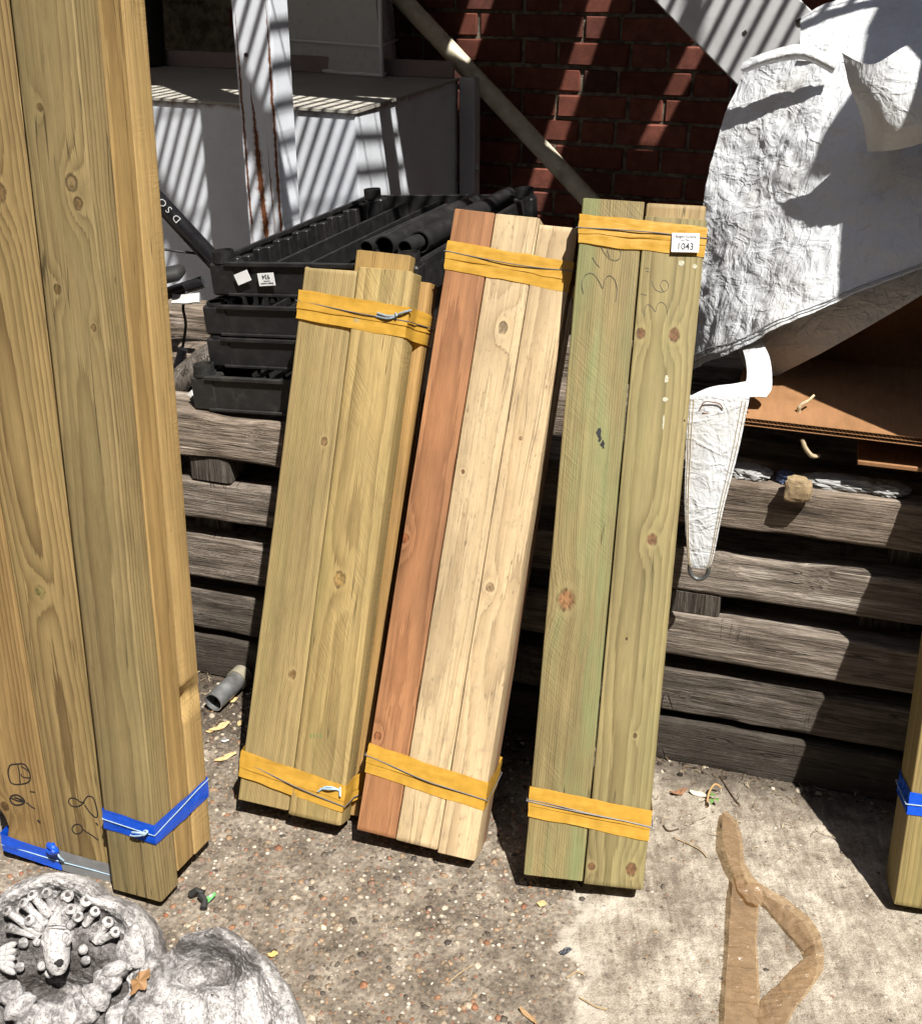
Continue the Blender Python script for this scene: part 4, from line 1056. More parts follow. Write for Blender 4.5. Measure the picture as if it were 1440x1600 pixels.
# --- second bundle: one red board, two pale ones
s2 = Bundle('short_timber_bundle', 'bundle with one reddish board and two pale boards, yellow taped, in the middle', (-.1747, 1.5387, .0385), -14.77, 24.2, 3.16)
W2, L2 = .2056, 1.038
x1 = s2.uv(618, 1310)[0]; x2 = s2.uv(684, 1325)[0]
m = wood('reddish board', (.31, .142, .060), (.17, .064, .024), .0048, (.03, -.12), .01, knots(s2, [(632, 843, .0105, (.26, .085, .03)), (590, 1152, .009, (.30, .11, .045))]), .65, 31, .004, 0, dirt=.28, dirtcol=(.14, .06, .03), scuff=.15, blot=.35)
s2.board(0, 0, .002, x1 - .0008, .047, L2, m, r=.0018, seed=31, rough=.0007, dents=((x1, 0, .24, .018, .003), (x1, 0, .62, .03, .002)))
pal = dict(dirt=.55, dirtscale=(70, 70, 42), dirtcol=(.25, .19, .125), speck=.6, scuff=.35, blot=.3, fib=.17, bump=.8, crack=.15)
m = wood('pale board left', (.56, .42, .245), (.42, .29, .145), .0055, (.02, .10), .004, knots(s2, [(785, 513, .011, (.25, .18, .10)), (722, 738, .0045, (.18, .08, .035))], 0, x1), .6, 32, .005, 0, **pal)
s2.board(x1 + .0006, .0, .001, x2 - x1 - .0008, .047, L2, m, r=.0018, seed=32, rough=.0008, endnoise=.002)
m = wood('pale board right', (.56, .415, .24), (.42, .285, .145), .006, (.05, .12), -.006, knots(s2, [(765, 915, .010, (.30, .20, .11)), (813, 682, .004, (.35, .2, .1))], 0, x2), .55, 33, .006, 0, **pal)
s2.board(x2 + .0006, -.001, -.003, W2 - x2, .047, L2 - .006, m, r=.0018, seed=33, rough=.0009, endnoise=.002, wane=.004)
m = wood('grey brown rear board', (.30, .18, .10), (.16, .08, .04), .005, (.1, .0), 0, (), .6, 34)
s2.board(.002, .0488, .0, .066, .046, L2 - .004, m, seed=34); s2.board(.0695, .0488, .0, .068, .046, L2 - .008, m, seed=35); s2.board(.1385, .0488, .004, .0655, .046, L2 - .01, m, seed=36)
ol = rect(W2, .096)
z = s2.uv(790, 410)[1]; zb_ = s2.uv(670, 1217)[1]
s2.band('yellow_tape', z + .001, ol, .046, yel, -.06, -.05, 41); s2.twine(z + .004, ol, wire, -.03, 0, 42)
s2.band('yellow_tape', zb_ + .012, ol, .048, yel, -.10, .20, 43); s2.twine(zb_ + .014, ol, wire, -.13, .2, 44)

# --- third bundle with lot number 1043
s3 = Bundle('short_timber_bundle', 'bundle of two wide greenish boards with lot sticker 1043, yellow taped', (.0991, 1.435, .0385), -7.02, 22.4, 2.0)
W3, L3 = .1894, 1.0602
x1 = s3.uv(911, 1380)[0]
m = wood('green stained board', (.265, .205, .088), (.14, .096, .033), .0036, (.4, .10), 0, knots(s3, [(884, 938, .020, (.27, .13, .055))]), .7, 51, .004, .75, (.155, .20, .085), .22, saw=.8, sawdir=-1.0, scuff=.25)
s3.board(0, .001, .001, x1 - .001, .047, L3 + .004, m, r=.0028, seed=51, rough=.0005)
kn = (.165, .075, .035)
m = wood('knotty greenish board', (.30, .24, .105), (.145, .102, .036), .0068, (.035, -.04), -.004, knots(s3, [(1000, 520, .0095, kn), (1052, 522, .0115, kn), (1017, 842, .0115, kn), (991, 1149, .005, (.08, .05, .02)), (985, 1358, .0125, kn), (923, 1353, .0075, kn), (978, 997, .003, (.08, .05, .02)), (1068, 656, .002, (.03, .02, .01))], 0, x1), .8, 52, .004, .3, (.22, .215, .09), .12, scuff=.35)
s3.board(x1 + .0008, 0, -.001, W3 - x1 - .0008, .047, L3 - .016, m, r=.0028, seed=52, rough=.0005, endnoise=.003)
m = wood('pale treated rear board', (.33, .235, .105), (.18, .115, .04), .007, (.04, .12), 0, (), .7, 53)
s3.board(x1 + .003, .0485, .001, .092, .047, L3 + .012, m, r=.0028, seed=53); s3.board(.001, .0485, .002, x1 - .003, .047, L3 - .004, m, r=.0028, seed=54)
ol = rect(W3, .096)
z = s3.uv(1000, 366)[1]; zb_ = s3.uv(915, 1268)[1]
tt = s3.band('yellow_tape', z + .003, ol, .044, yel, -.05, -.03, 61); s3.twine(z + .007, ol, wire, -.03, 0, 62)
s3.band('yellow_tape', zb_ + .006, ol, .048, yel, -.09, .1, 63); s3.twine(zb_ + .008, ol, wire, -.11, 0, 64); s3.twine(zb_ + .010, ol, wire, -.13, 0, 67, .0006)
x, z = s3.uv(1070, 380); s_ = MB(); s_.box(-.0205, .0205, -.0005, 0, -.0143, .0143, .0002)
stk = s_.build('lot_sticker', lab_m, s3.t, Matrix.Translation((x, -.0062, z)) @ Matrix.Rotation(rad(-2.5), 4, 'Y'))
label_text(stk, 1.22, '1043')
K3 = lambda L_: [zoomc(a, b, 820, 290, 2.807) for a, b in L_]
s3.stroke(K3([(256, 472), (250, 425), (268, 388), (298, 384), (322, 412), (342, 448), (350, 412), (370, 392), (394, 412), (404, 455), (398, 506)]), pencil, .00048)
s3.stroke(K3([(332, 262), (348, 292), (372, 318), (400, 326), (417, 312), (420, 286), (404, 265), (380, 264), (362, 282), (372, 310)]), pencil, .00048); s3.stroke(K3([(296, 312), (312, 338), (328, 356)]), pencil, .00048)
s3.stroke(K3([(524, 572), (526, 536), (540, 521), (558, 532), (572, 552), (580, 522), (600, 511), (618, 528), (624, 560)]), pencil, .00048)
s3.stroke(K3([(556, 418), (570, 452), (596, 466), (620, 458), (629, 436), (616, 415), (600, 418), (594, 440), (606, 462)]), pencil, .00048)
s3.stroke(K3([(506, 474), (534, 480)]), pencil, .00048); s3.stroke(K3([(526, 360), (544, 364)]), pencil, .00048); s3.stroke(K3([(530, 374), (545, 378)]), pencil, .00048)
for k, (u, v, w, h) in enumerate(((1064, 411, .006, .005), (1085, 416, .004, .004), (1041, 592, .0035, .007), (1039, 624, .0055, .004), (1036, 660, .0015, .014))): s3.blob(u, v, w, h, whitemark, seed=k)
for k, (u, v, w, h) in enumerate(((935, 676, .005, .010), (941, 694, .005, .008), (937, 685, .004, .006))): s3.blob(u, v, w, h, blackmark, y=.0006, seed=k + 9, name='tar_smear', rough=.6)

# --- bundle cut off by the right edge, blue tape
s4 = Bundle('long_timber_bundle', 'blue taped bundle of boards cut off by the right edge of the picture', tuple(at_z(1396, 1414, .02)), -12, 17, 1.0)
m = wood('right edge board', (.30, .22, .085), (.15, .10, .035), .0045, (.08, .1), 0, (), .7, 71, .004, .35, (.2, .2, .08), .2)
for k in range(2):
    s4.board(k * .096, 0, 0, (.095), .047, 1.3, m, seed=71 + k); s4.board(k * .096, .0485, .0, .095, .047, 1.3, m, seed=75 + k)
z = s4.uv(1432, 1257)[1]; s4.band('blue_tape', z, rect(.191, .096), .036, blu, 0, 0, 5); s4.twine(z, rect(.191, .096), bluet, 0, 0, 3, .0008)

# ------------------------------------------------------------------ white woven sack, cardboard, strap
gt = G('white woven polypropylene'); P = gt.obj()
wv = gt.m('MULTIPLY', gt.m('SINE', gt.m('MULTIPLY', gt.sep(gt.map(P, (1, 1, 1), (0, 0, 0), (0, rad(12), 0)))[0], 1500)), .5)
wh = gt.m('MULTIPLY', gt.m('SINE', gt.m('MULTIPLY', gt.sep(P)[2], 1500)), .5)
def ridge(sc, rot, d=.9):
    v = gt.noise(gt.map(P, sc, (3, 1, 2), (0, rad(rot), 0)), 1, 3, .55, d)
    return gt.m('SUBTRACT', 1.0, gt.ss(gt.m('ABSOLUTE', gt.m('SUBTRACT', v, .5)), 0.0, .11))
cr = gt.noise(gt.map(P, (26, 26, 17), (0, 0, 0), (0, rad(25), 0)), 1, 3, .5, .6)
fl_ = gt.noise(gt.map(P, (240, 240, 26), (0, 0, 0), (0, rad(8), 0)), 1, 3, .6); fl2 = gt.noise(gt.map(P, (26, 26, 240)), 1, 3, .6)
h = gt.m('ADD', gt.m('MULTIPLY', cr, .9), gt.m('ADD', gt.m('MULTIPLY', ridge((15, 15, 26), 20), .22), gt.m('ADD', gt.m('MULTIPLY', ridge((34, 34, 15), -25), .18), gt.m('ADD', gt.m('MULTIPLY', gt.m('ADD', fl_, fl2), .085), gt.m('MULTIPLY', ridge((60, 60, 44), 55), .07)))))
tc = gt.mix(gt.ss(gt.noise(P, 7, 5, .65), .4, .75), (.70, .735, .79), (.63, .635, .64))
tc = gt.mix(gt.m('MULTIPLY', gt.ss(gt.noise(P, 30, 5, .7), .58, .75), .35), tc, (.38, .34, .27))
tarpm = gt.done(tc, .42, gt.bump(h, .55, .007), spec=.4)
mx = gt.node('ShaderNodeMixShader'); tl = gt.node('ShaderNodeBsdfTranslucent'); tl.inputs[0].default_value = (.62, .56, .44, 1); mx.inputs[0].default_value = .16
gt.nt.links.new(gt.bsdf.outputs[0], mx.inputs[1]); gt.nt.links.new(tl.outputs[0], mx.inputs[2]); gt.nt.links.new(mx.outputs[0], gt.out.inputs[0])
hemm = plain('stitched hem', (.66, .66, .65), .5, .1, 200, .2)
stitch = plain('grey stitching', (.30, .31, .33), .7)
sack = thing('woven_sack', 'big white woven bulk sack draped over things on the right of the timber stack', 'sack', Matrix.Translation(at_stack(1250, 590, .1)))
sinv = -at_stack(1250, 590, .1)
def cloth(name, ctrl, nu, nv, amp, parent, seed=0, t=.0012, stretch=(30, 30, 22), mat=None):
    C = [[at_stack(*c) + sinv for c in row] for row in ctrl]
    P = patch(C, nu, nv); N = normals(P)
    f1 = fbm(P * np.array(stretch) * .6 + seed, 4); f2 = np.abs(fbm(P * np.array([14, 14, 30]) + seed + 5, 3)); f3 = np.abs(fbm(P @ np.array([[.8, 0, .6], [0, 1, 0], [-.6, 0, .8]]) * np.array([26, 26, 9]) + seed + 2, 3))
    fold = -np.clip(.08 - f3, 0, 1) * 1.0
    P = P + N * ((f1 * amp * 1.3) + (.1 - f2) * amp * .9 + fold * amp * 2.2)[..., None]
    v, f = thick(P, t); o = mesh(name, v, f, mat or tarpm, parent, None, smooth=True)
    return P
main = cloth('drape', [
    [(1168, 92, .44), (1225, 78, .40), (1290, 66, .36), (1370, 52, .34), (1490, 36, .33)],
    [(1132, 190, .40), (1200, 190, .33), (1280, 190, .25), (1375, 180, .20), (1490, 165, .19)],
    [(1103, 300, .35), (1180, 315, .26), (1270, 318, .17), (1375, 300, .13), (1490, 280, .12)],
    [(1086, 440, .29), (1160, 442, .18), (1250, 430, .10), (1360, 395, .08), (1490, 352, .08)],
    [(1078, 578, .22), (1150, 546, .10), (1240, 502, .055), (1345, 455, .05), (1490, 400, .06)]], 130, 130, .0115, sack, 3)
Pm = main
cloth('under_drape', [[(1150, 545, .19), (1230, 488, .15), (1340, 430, .14), (1490, 370, .14)], [(1165, 575, .17), (1250, 520, .13), (1350, 462, .12), (1490, 400, .12)], [(1198, 594, .16), (1280, 553, .12), (1365, 505, .11), (1490, 432, .10)]], 40, 90, .006, sack, 9)
cloth('upper_drape', [[(1252, 28, .50), (1300, 2, .50), (1370, -18, .5), (1490, -25, .5)], [(1250, 60, .42), (1310, 40, .40), (1385, 30, .38), (1490, 30, .37)], [(1246, 96, .36), (1320, 98, .31), (1390, 110, .27), (1490, 125, .24)]], 50, 70, .008, sack, 15)
cloth('hanging_flap', [[(1316, 82, .17), (1360, 100, .11), (1410, 74, .10), (1470, 48, .12)], [(1326, 130, .14), (1370, 150, .08), (1420, 130, .07), (1490, 110, .09)], [(1348, 190, .13), (1385, 205, .07), (1440, 190, .06), (1500, 180, .08)], [(1356, 236, .14), (1395, 234, .09), (1450, 222, .08), (1510, 215, .1)]], 50, 50, .004, sack, 21)
cloth('rolled_hem', [[(1160, 98, .385), (1195, 82, .35), (1252, 70, .32), (1310, 92, .28)], [(1158, 108, .36), (1195, 94, .33), (1252, 84, .30), (1305, 106, .265)], [(1164, 112, .375), (1200, 100, .345), (1254, 92, .315), (1300, 114, .28)]], 16, 60, .002, sack, 25)
# stitched seam along the lower hem of the drape
for k in (4, 7):
    row = main[-1 - k]; N = normals(main)[-1 - k]
    side = -1 if float(np.dot(N[60], np.array(SN[:]))) < 0 else 1
    mb = MB(); mb.tube([row[i] + N[i] * side * .0022 for i in range(2, 118)], .0007, 5); mb.build('seam', stitch, sack)
# strap: band hanging from the sack and a tapered tongue with a ring
strap = thing('sack_strap', 'white tapered webbing strap with a metal ring hanging over the timber stack', 'strap', Matrix.Translation(at_stack(1120, 640, .0)))
sinv = -at_stack(1120, 640, .0)
cloth('upper_band', [[(1160, 545, .10), (1188, 530, .10)], [(1166, 570, .04), (1202, 560, .05)], [(1164, 600, .02), (1205, 604, .03)], [(1150, 618, .0), (1196, 622, .01)]], 30, 16, .003, strap, 31, .0022)
cloth('shoulder', [[(1072, 622, -.01), (1110, 606, .0), (1150, 600, .01), (1180, 592, .01)], [(1072, 640, -.02), (1112, 628, -.02), (1150, 622, -.015), (1186, 620, -.01)]], 16, 40, .002, strap, 33, .0022)
tongue = cloth('tongue', [[(1076, 617, -.020), (1120, 618, -.024), (1171, 620, -.020)], [(1072, 700, -.036), (1110, 702, -.042), (1153, 705, -.038)], [(1070, 790, -.050), (1099, 792, -.054), (1130, 795, -.052)], [(1074, 868, -.058), (1092, 870, -.060), (1114, 872, -.060)], [(1078, 886, -.058), (1092, 887, -.060), (1105, 888, -.059)]], 70, 30, .0018, strap, 35, .0022)
N = normals(tongue)
side = 1 if float(np.dot(N[30, 15], np.array(SN[:]))) > 0 else -1
for c in (2, 4, 25, 27):
    mb = MB(); mb.tube([tongue[i, c] + N[i, c] * side * .0028 for i in range(2, 66)], .0006, 5); mb.build('seam', plain('tan thread', (.40, .33, .22), .7) if c == 2 else bpy.data.materials['tan thread'], strap)
rp = [at_stack(1092 + 15 * math.cos(t), 888 + 17 * math.sin(t), -.058) + sinv for t in np.linspace(rad(-25), rad(205), 20)]
mb = MB(); mb.tube(rp, .0035, 10); mb.tube([rp[0], rp[-1]], .0035, 10); mb.build('ring', plain('grey steel ring', (.12, .125, .13), .4, metal=.6), strap, smooth=True)
mb = MB(); c_ = at_stack(1111, 637, -.0315) + sinv; mb.tube(smooth_path([c_ + SDIR * a + Vector((0, 0, b)) for a, b in ((-.017, -.004), (-.012, .008), (.0, .0095), (.012, .008), (.018, .0))], 4), .0009, 6); mb.tube(smooth_path([c_ + SDIR * a + Vector((0, 0, b)) for a, b in ((-.013, -.010), (.0, -.011), (.012, -.009))], 4), .0009, 6); mb.build('rust_ring_mark', plain('rust stain', (.16, .08, .04), .9), strap)

# sack shape added out of view to cast shade on the drape's right half
HX, HY, HZ = frame(rad(-6), rad(6)); ho = Vector((1.055, 1.34, 0))
hs = thing('added_shade_sack', 'added white sack shape, hung out of view to shade the drape', 'sack', matrix(ho, HX, HY, HZ))
left_ = [(-.30, 1.08), (-.33, 1.22), (-.363, 1.39), (-.335, 1.55), (-.30, 1.70), (-.32, 1.80), (-.25, 1.93), (-.19, 2.14), (-.12, 2.3)]
Pf = np.array([[[x + (.55 - x) * k / 12, -.02 * math.sin(math.pi * k / 12), z - (.04 * math.sin(k) if j == 0 else 0)] for k in range(13)] for j, (x, z) in enumerate(left_)])
Pb = Pf + np.array([0, .05, 0]); v1, f1 = grid_vf(Pf); v2, f2 = grid_vf(Pb)
mb = MB(); mb.add(v1, f1); mb.add(v2, f2); n_ = len(left_)
rim_ = [(j, 0) for j in range(n_)] + [(n_ - 1, k) for k in range(1, 13)] + [(j, 12) for j in range(n_ - 2, -1, -1)] + [(0, k) for k in range(11, 0, -1)]
R1 = [j * 13 + k for j, k in rim_]; mb.f += [(R1[k], R1[(k + 1) % len(R1)], R1[(k + 1) % len(R1)] + len(v1), R1[k] + len(v1)) for k in range(len(R1))]; mb.m += [0] * len(R1)
mb.build('bag', tarpm, hs, smooth=True)
for x in (-.08, .5):
    mb = MB(); mb.box(x - .02, x + .02, .02, .024, 2.25, 3.4, .001); mb.build('lifting_strap', hemm, hs)

gc = G('brown cardboard'); P = gc.obj()
cc = gc.mix(gc.ss(gc.noise(P, 9, 4, .6), .4, .7), (.27, .142, .068), (.21, .108, .05)); cc = gc.mix(1.0, cc, gc.comb_grey(gc.lin(gc.noise(gc.map(P, (120, 20, 120)), 1, 3), .3, .7, .9, 1.1)), 'MULTIPLY')
cardm = gc.done(cc, .75, gc.bump(gc.noise(gc.map(P, (8, 120, 8)), 1, 2), .15, .002), spec=.2)
cb = thing('cardboard_box', 'opened brown cardboard box lying on the stack beneath the white sack', 'box', matrix(at_stack(1160, 664, -.015), SDIR, SBACK, SUP))
pR = at_stack(1440, 708, -.015) - at_stack(1160, 664, -.015); hz = pR.z / pR.dot(SDIR)
cw = .62
def corr(name, w, d, parent, m, th=.013):
    """double wall board: three liners and two fluted layers"""
    mb = MB(); lt = .0007
    for k in range(3):
        z = k * (th - lt) / 2; mb.box(0, w, .0006 * k, d, z, z + lt)
    nfl = int(w / .0065) * 4
    for k in range(2):
        z0 = lt + k * (th - lt) / 2; hgt = (th - lt) / 2 - lt
        P = np.zeros((2, nfl + 1, 3))
        for i in range(nfl + 1):
            ph = (i + 2 * k) / 4 * 2 * math.pi; P[:, i] = (w * i / nfl, 0, z0 + hgt * (.5 + .5 * math.sin(ph))); P[0, i, 1] = .001; P[1, i, 1] = .05
        mb.grid(P)
    return mb.build(name, m, parent, m_)
m_ = Matrix.Rotation(rad(1.5), 4, 'X')
m_ = matrix(Vector((-.02, 0, 0)), Vector((1, 0, hz * .4)).normalized(), Vector((0, 1, .10)).normalized(), Vector((0, -.10, 1)).normalized())
corr('bottom_flap', cw, .30, cb, cardm)
mb = MB(); mb.box(.05, cw, .255, .262, .0, .22, .001); mb.build('back_panel', cardm, cb)
mb = MB(); mb.box(.18, cw, .012, .26, -.05, -.043, .001); mb.build('lower_flap', cardm, cb)
tw = plain('tan string', (.42, .34, .22), .8, .2, 200)
st_ = thing('string_end', 'frayed tan string poking through the cardboard flap', 'string', Matrix.Translation(at_stack(1252, 660, .03)))
si = -at_stack(1252, 660, .03)
mb = MB(); mb.tube([p + si for p in smooth_path([at_stack(1256, 662, .03), at_stack(1248, 646, .028), at_stack(1250, 634, .026), at_stack(1262, 626, .03), at_stack(1272, 617, .04)])], [.0042] * 8 + [.0036] * 8 + [.003] * 8 + [.002] * 8 + [.001], 8); mb.build('upper_end', tw, st_, smooth=True)
mb = MB(); mb.tube([p + si for p in smooth_path([at_stack(1253, 686, -.006), at_stack(1258, 700, -.008), at_stack(1268, 712, -.004), at_stack(1278, 712, .01)])], .0036, 8); mb.build('lower_end', tw, st_, smooth=True)
# crumpled paper and a lump of old wood on the top timber
pap = plain('dirty foil paper', (.27, .275, .28), .55, .35, 60, .4, .003, dirt=.5, dirtcol=(.12, .11, .10), dscale=30)
for k, (u, v, w, h, lab) in enumerate(((1168, 738, .035, .014, 'crumpled grey paper at the left on the top timber beside the strap'), (1315, 750, .07, .014, 'long crumpled grey paper in the middle of the top timber under the cardboard'), (1385, 757, .035, .012, 'crumpled paper in the shade at the right of the top timber'), (1228, 742, .016, .010, 'small blue and grey paper scrap between the crumpled papers'))):
    bm = bmesh.new(); bmesh.ops.create_icosphere(bm, subdivisions=4, radius=1); v_ = np.array([q.co[:] for q in bm.verts]); f_ = [[q.index for q in f.verts] for f in bm.faces]; bm.free()
    d = 1 + .9 * np.abs(fbm(v_ * 2.3 + k * 5, 4)) - .7 * np.abs(fbm(v_ * 5 + k, 3)); v_ = v_ * d[:, None] * np.array([w, .02, h])
    p = at_stack(u, v + 6, .035); p.z = max(p.z, .578 + h * .55)
    tag(mesh('crumpled_paper', v_, f_, pap if k < 3 else plain('blue grey scrap', (.10, .14, .26), .5, .4, 50), None, matrix(p, SDIR, SBACK, SUP)), lab, 'paper', 'crumpled papers on the top timber')
bm = bmesh.new(); bmesh.ops.create_icosphere(bm, subdivisions=3, radius=1); v_ = np.array([q.co[:] for q in bm.verts]); f_ = [[q.index for q in f.verts] for f in bm.faces]; bm.free()
v_ = np.sign(v_) * np.abs(v_) ** .55 * (1 + .5 * fbm(v_ * 2, 3))[:, None] * np.array([.021, .012, .022])
tag(mesh('wood_lump', v_, f_, plain('rotten tan wood', (.26, .19, .11), .9, .35, 80, .6, .003), None, matrix(at_stack(1245, 765, -.012), SDIR, SBACK, SUP)), 'tan lump of rotten wood hanging on the face of the top timber', 'wood lump')

# ------------------------------------------------------------------ brown parcel tape on the ground
gq = G('brown parcel tape'); P = gq.obj(); n = gq.noise(P, 40, 4, .6, .6)
gq.done(gq.mix(n, (.22, .15, .095), (.34, .25, .165)), .26, gq.bump(gq.noise(gq.map(P, (12, 110, 12), (0, 0, 0), (0, 0, rad(20))), 1, 3, .6, .5), .45, .005), spec=.4)
mx = gq.node('ShaderNodeMixShader'); tp = gq.node('ShaderNodeBsdfTransparent'); tp.inputs[0].default_value = (.85, .68, .46, 1); mx.inputs[0].default_value = .5
gq.nt.links.new(gq.bsdf.outputs[0], mx.inputs[1]); gq.nt.links.new(tp.outputs[0], mx.inputs[2]); gq.nt.links.new(mx.outputs[0], gq.out.inputs[0])
ptape = thing('parcel_tape', 'twisted length of brown parcel tape lying on the pale concrete', 'tape', Matrix.Translation(at_z(1160, 1400)))
pinv = -at_z(1160, 1400)
def ribbon(name, rows, seed):
    C = [[at_z(*zoomc(a[0], a[1], 880, 1160, 2.571), z=a[2]) + pinv, at_z(*zoomc((a[0] + b[0]) / 2, (a[1] + b[1]) / 2, 880, 1160, 2.571), z=(a[2] + b[2]) / 2 + .003) + pinv, at_z(*zoomc(b[0], b[1], 880, 1160, 2.571), z=b[2]) + pinv] for a, b in rows]
    P = patch(C, len(rows) * 16, 18, True); N_ = normals(P); c1 = np.abs(fbm(P * np.array([34, 60, 40]) + seed, 3)); c2 = np.abs(fbm(P * np.array([90, 40, 40]) + seed + 4, 2)); P = P + N_ * ((.12 - c1) * .010 + (.1 - c2) * .006)[..., None]; P[..., :2] += (fbm(P * 40 + seed, 2) * .004)[..., None]; P[..., 2] = np.maximum(P[..., 2] + .003, .0015)
    v, f = grid_vf(P); return mesh(name, v, f, gq.mat, ptape, None, smooth=False)
ribbon('strip', [((638, 288, .006), (650, 284, .006)), ((636, 345, .020), (700, 322, .006)), ((640, 412, .024), (716, 400, .008)), ((660, 482, .020), (728, 492, .012)), ((685, 540, .018), (790, 590, .024)), ((700, 600, .02), (800, 640, .012)), ((745, 650, .022), (790, 668, .01))], 1)
ribbon('strip', [((680, 545, .012), (740, 600, .012)), ((672, 640, .016), (782, 660, .004)), ((664, 760, .014), (776, 770, .003)), ((655, 900, .010), (782, 900, .002)), ((648, 1040, .015), (786, 1040, .003)), ((640, 1180, .012), (792, 1180, .002)), ((634, 1320, .01), (800, 1320, .002))], 2)
ribbon('strip', [((720, 560, .016), (790, 578, .024)), ((800, 650, .006), (900, 640, .016)), ((885, 750, .004), (985, 705, .016)), ((968, 850, .004), (1030, 775, .018)), ((985, 868, .01), (1046, 850, .02))], 3)
ribbon('strip', [((975, 868, .012), (1047, 850, .019)), ((930, 910, .006), (1042, 925, .015)), ((860, 980, .004), (985, 1010, .012)), ((790, 1045, .003), (925, 1085, .008)), ((780, 1130, .003), (880, 1180, .006))], 4)

# ------------------------------------------------------------------ small things on the ground
gal = plain('galvanised tube', (.34, .35, .36), .38, .25, 40, .2, .001, metal=.7, dirt=.4, dirtcol=(.12, .10, .085))
a = at_z(333, 1098, .020); b = at_z(371, 1062, .021)
mt = thing('metal_tube', 'short galvanised metal tube lying on the soil left of the first short bundle', 'tube', Matrix.Translation((a.x, a.y, 0)))
ti = Vector((-a.x, -a.y, 0)); d = (b - a).normalized()
mb = MB(); mb.add(*pipe_vf(a + ti, b + ti, .0195, .0175, 28)); mb.build('tube_body', gal, mt, smooth=True)
mb = MB(); mb.add(*pipe_vf(b + ti - d * .004, b + ti + d * .02, .0225, .018, 28)); mb.build('collar', plain('brown rubber collar', (.22, .20, .15), .6), mt, smooth=True)
chipw = plain('fresh wood chip', (.50, .35, .17), .75, .25, 80, .3)
R = random.Random(21)
def flake(u, v, l, w, ang, lab, mat=chipw, cat='wood chip', name='wood_chip', group='wood chips on the soil', curl=.2, z=.004):
    p = at_z(u, v, 0); p.z = float(ground_h(p.x, p.y)) + z
    n = 9; P = np.zeros((n, 5, 3))
    for i in range(n):
        s = i / (n - 1); ww = w * (math.sin(math.pi * min(max(s, .06), .94)) ** .5) * R.uniform(.75, 1.1)
        for j in range(5): P[i, j] = ((s - .5) * l, (j / 4 - .5) * ww, curl * l * (s - .5) ** 2 + .1 * w * math.sin(j * 2.1 + i))
    v_, f_ = thick(P, -.0016)
    return tag(mesh(name, v_, f_, mat, None, Matrix.Translation(p) @ Matrix.Rotation(rad(ang), 4, 'Z') @ Matrix.Rotation(R.uniform(-.25, .25), 4, 'X')), lab, cat, group)
flake(343, 1136, .042, .017, 40, 'largest pale wood chip, just below the metal tube'); flake(352, 1184, .042, .012, 35, 'long pale wood chip near the foot of the first short bundle')
flake(365, 1094, .018, .009, 60, 'small pale wood chip to the right of the metal tube'); flake(352, 1158, .014, .007, 10, 'tiny whitish chip between the two long wood chips', whitem)
flake(374, 1130, .016, .008, 90, 'narrow wood chip against the left edge of the first short bundle')
flake(330, 1142, .02, .006, 15, 'thin splinter left of the largest wood chip')
flake(846, 1412, .014, .012, 5, 'square tan wood chip in front of the lot 1043 bundle', group=None); flake(1060, 1240, .03, .016, 20, 'brown dry leaf beside the foot of the lot 1043 bundle', plain('dry brown leaf', (.20, .10, .05), .8, .3), 'leaf', 'dry_leaf', None, .5)
flake(1090, 1243, .03, .010, -25, 'whitish chip beside the small seedling', plain('whitish chip', (.55, .5, .4), .8)); flake(825, 1590, .035, .007, -50, 'tan twig end at the bottom edge of the picture', plain('tan twig', (.35, .22, .11), .8), 'twig', 'twig', None)
flake(883, 1487, .02, .012, 30, 'dark flat pebble on the aggregate in front of the bundles', plain('dark slate', (.03, .035, .045), .6), 'pebble', 'pebble', None, 0, .003)
flake(426, 1491, .014, .011, 20, 'yellow chip on the aggregate beside the shell basin', plain('yellow chip', (.55, .36, .12), .7), 'chip', 'wood_chip', None, .1)
# seedling with curled stem
p0 = at_z(1103, 1262, 0); sd0 = thing('seedling', 'small green seedling with a curled dry stem at the foot of the stack', 'plant', Matrix.Translation(p0))
leafm = plain('green leaf', (.10, .20, .045), .5, .25, 60)
mb = MB(); mb.tube([p - p0 for p in smooth_path([at_z(1104, 1262, .002), at_z(1107, 1240, .012), at_z(1116, 1226, .022), at_z(1126, 1230, .016)])], .0018, 6); mb.build('stem', plain('dry stem', (.36, .22, .09), .7), sd0)
for k, (u, v) in enumerate(((1113, 1243), (1119, 1250), (1112, 1252))):
    mb = MB(); q = at_z(u, v, .012 + .003 * k) - p0; a = k * 2.1
    P = [[(q.x + .012 * (i / 4 - .5) * math.cos(a) - ww * math.sin(a), q.y + .012 * (i / 4 - .5) * math.sin(a) + ww * math.cos(a), q.z + .003 * math.sin(i)) for ww in (-.004 * math.sin(math.pi * i / 4) - .0003, 0, .004 * math.sin(math.pi * i / 4) + .0003)] for i in range(5)]
    mb.grid(P); mb.build('leaf', leafm, sd0)
# black and green scrap
p0 = at_z(318, 1410, 0); bs = thing('plastic_scrap', 'torn scrap of black and green plastic on the aggregate by the long bundle', 'scrap', Matrix.Translation(p0))
mb = MB()
for q in ([(298, 1398, .004), (308, 1391, .014), (316, 1394, .012), (313, 1404, .004)], [(313, 1398, .008), (320, 1408, .006), (318, 1420, .003)]):
    mb.tube([at_z(*a_[:2], z=a_[2]) - p0 for a_ in q], [.006, .005, .006, .004][:len(q)], 6)
mb.build('black_piece', rub, bs)
P = [[at_z(318, 1405, .006) - p0, at_z(336, 1394, .01) - p0], [at_z(322, 1414, .003) - p0, at_z(338, 1398, .006) - p0]]; mb = MB(); mb.grid(patch(P, 6, 6)); mb.build('green_piece', plain('green plastic', (.08, .30, .08), .4), bs)
